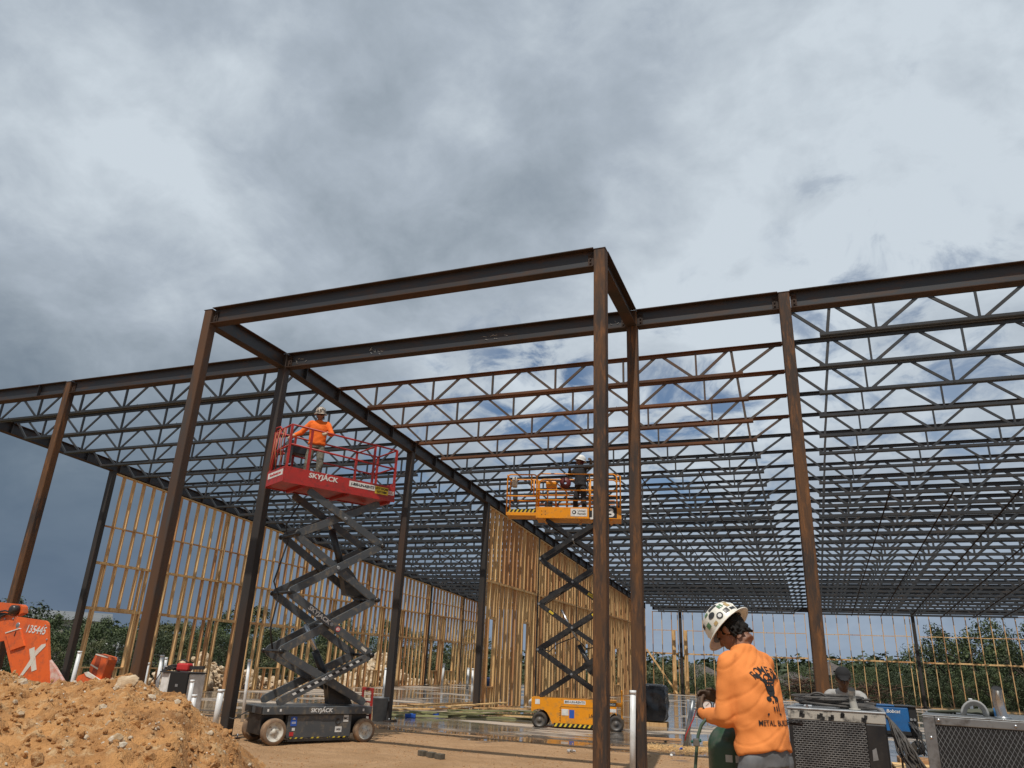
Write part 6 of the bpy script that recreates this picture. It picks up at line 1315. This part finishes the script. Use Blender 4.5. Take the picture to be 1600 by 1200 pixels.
k = MB()
for q in range(5): k.tube([wm2 @ V(.33+(.085-.006*q)*math.cos(a*.26-.1), .30+.012*q, Hh2+.01+(.10-.006*q)*max(0, math.sin(a*.26-.1+.1))) for a in range(13)], .009, 7)
tag(k.build('hose_loop', mat('pale_grey_hose', (.30, .30, .29), .6)), 'arched loop of pale grey hose on top of the right generator', 'hose')
k = MB()
for q in range(7): k.tube([wm2 @ V(.02+.03*q, .5, Hh2+.012), wm2 @ V(.2, .42+.02*q, Hh2+.03), wm2 @ V(.38+.02*q, .38, Hh2+.024+.006*q), wm2 @ V(.48, .5, Hh2+.012)], .010, 6)
tag(k.build('flat_cables', mat('olive_cable', (.07, .075, .05), .7)), 'low tangle of olive cable lying along the top of the right generator', 'cables')
p = wm2 @ V(.475, .30, Hh2+.008); t = thing('blue_canister', 'small blue canister left of the exhaust on the right generator', 'canister', p); MB().lathe([(0, 0), (.022, 0), (.024, .06), (.01, .075), (.01, .085), (0, .085)], n=14).build('canister_body', mat('light_blue_plastic', (.05, .22, .5), .4), t); MB().cyl((0, 0, .08), (0, 0, .095), .011, 10).build('cap', M['blue'], t)
# gas cylinder with regulator --------------------------------------------
CX, CY = -.52, 5.30
gc = thing('gas_cylinder', 'dark green gas cylinder in front of the man in orange at the lower edge', 'gas cylinder', (CX, CY, .19))
r = .145; zc = 1.02
prof = [(0, 0), (r, .0), (r, zc-.06)]+[(r*math.cos(a*.13), zc-.06+.14*math.sin(a*.13)) for a in range(1, 11)]+[(.038, zc+.085), (.038, zc+.10), (0, zc+.10)]
cyl_ = MB().lathe(prof, n=36).build('cylinder_shell', mat('dark_green_paint', (.025, .065, .035), .4, 0, (.035, .08, .045), 3, third=(.10, .10, .08), lo=.45, hi=.7), gc)
MB().lathe([(.03, zc+.09), (.03, zc+.13), (.018, zc+.14), (.018, zc+.2), (0, zc+.2)], n=14).build('valve_stem', M['galv'], gc); MB().lathe([(.0, zc+.2), (.034, zc+.2), (.034, zc+.222), (0, zc+.225)], n=10).build('valve_wheel', M['blackp'], gc)
k = MB()
for a0 in (-1.75, -1.35):
    pts = [(math.cos(a0+q*.07)*(r+.0015), math.sin(a0+q*.07)*(r+.0015)) for q in range(5)]
    k.add([(x, y, z) for x, y in pts for z in (zc-.13, zc-.09)], [(2*i, 2*i+2, 2*i+3, 2*i+1) for i in range(4)])
k.build('paper_label', mat('pale_label', (.42, .45, .42), .6), gc)
# regulator: body, two gauges, green knob, hose
rg = thing('gas_regulator', 'brass and green twin gauge regulator held above the green cylinder', 'regulator', at(1112, 1113, 5.05))
pbox(rg, 'regulator_body', mat('green_anodised', (.02, .10, .06), .4, .3), -.028, .035, -.02, .03, -.035, .02, .01)
MB().lathe([(.0, -.045), (.024, -.045), (.028, -.02), (.026, .0), (0, .0)], (-.008, -.02, -.01), (0, 1, 0), 16).build('adjusting_knob', M['sgrey'], rg)
for dx, dz, sc in ((-.022, .040, 1.0), (.043, .040, 1.0)):
    g_ = MB().lathe([(0, .02), (.027, .02), (.029, .0), (.029, -.012), (.025, -.012)], (dx, -.02, dz), (0, 1, 0), 24).build('gauge', M['ink'], rg); MB().lathe([(0, -.009), (.0245, -.009)], (dx, -.02, dz), (0, 1, 0), 24).build('gauge_face', M['white'], g_); MB().bar((dx-.008, -.0305, dz-.006), (dx+.012, -.0305, dz+.012), .001, .002, (0, 1, 0)).build('needle', M['ink'], g_)
    MB().cyl((dx*.7, 0, .01), (dx, -.005, dz), .008, 10).build('gauge_stem', M['chrome'], rg)
MB().cyl((.03, .0, -.01), (.07, .06, .0), .012, 10).build('inlet_nut', M['chrome'], rg)
p = at(1109, 1122, 5.0); tag(MB().tube([p, at(1103, 1124, 4.99), at(1096, 1133, 4.98), at(1091, 1148, 4.97), at(1088.5, 1170, 4.96), at(1086.5, 1200, 4.95), at(1085, 1240, 4.95), at(1084, 1330, 4.95)], .0095, 10).build('gas_hose', mat('green_rubber_hose', (.05, .085, .05), .6)), 'green hose curving down from the regulator', 'hose')
p = at(1088, 1160, 4.9); t = thing('hose_valve', 'small dark green valve clipped on the green hose, low left of the cylinder', 'valve', p); pbox(t, 'valve_body', M['sgrey'], -.018, .018, -.012, .012, -.022, .022, .006); MB().cyl((-.03, 0, .0), (.028, 0, .012), .009, 10).build('valve_lever', mat('teal_paint', (.02, .12, .09), .4), t)
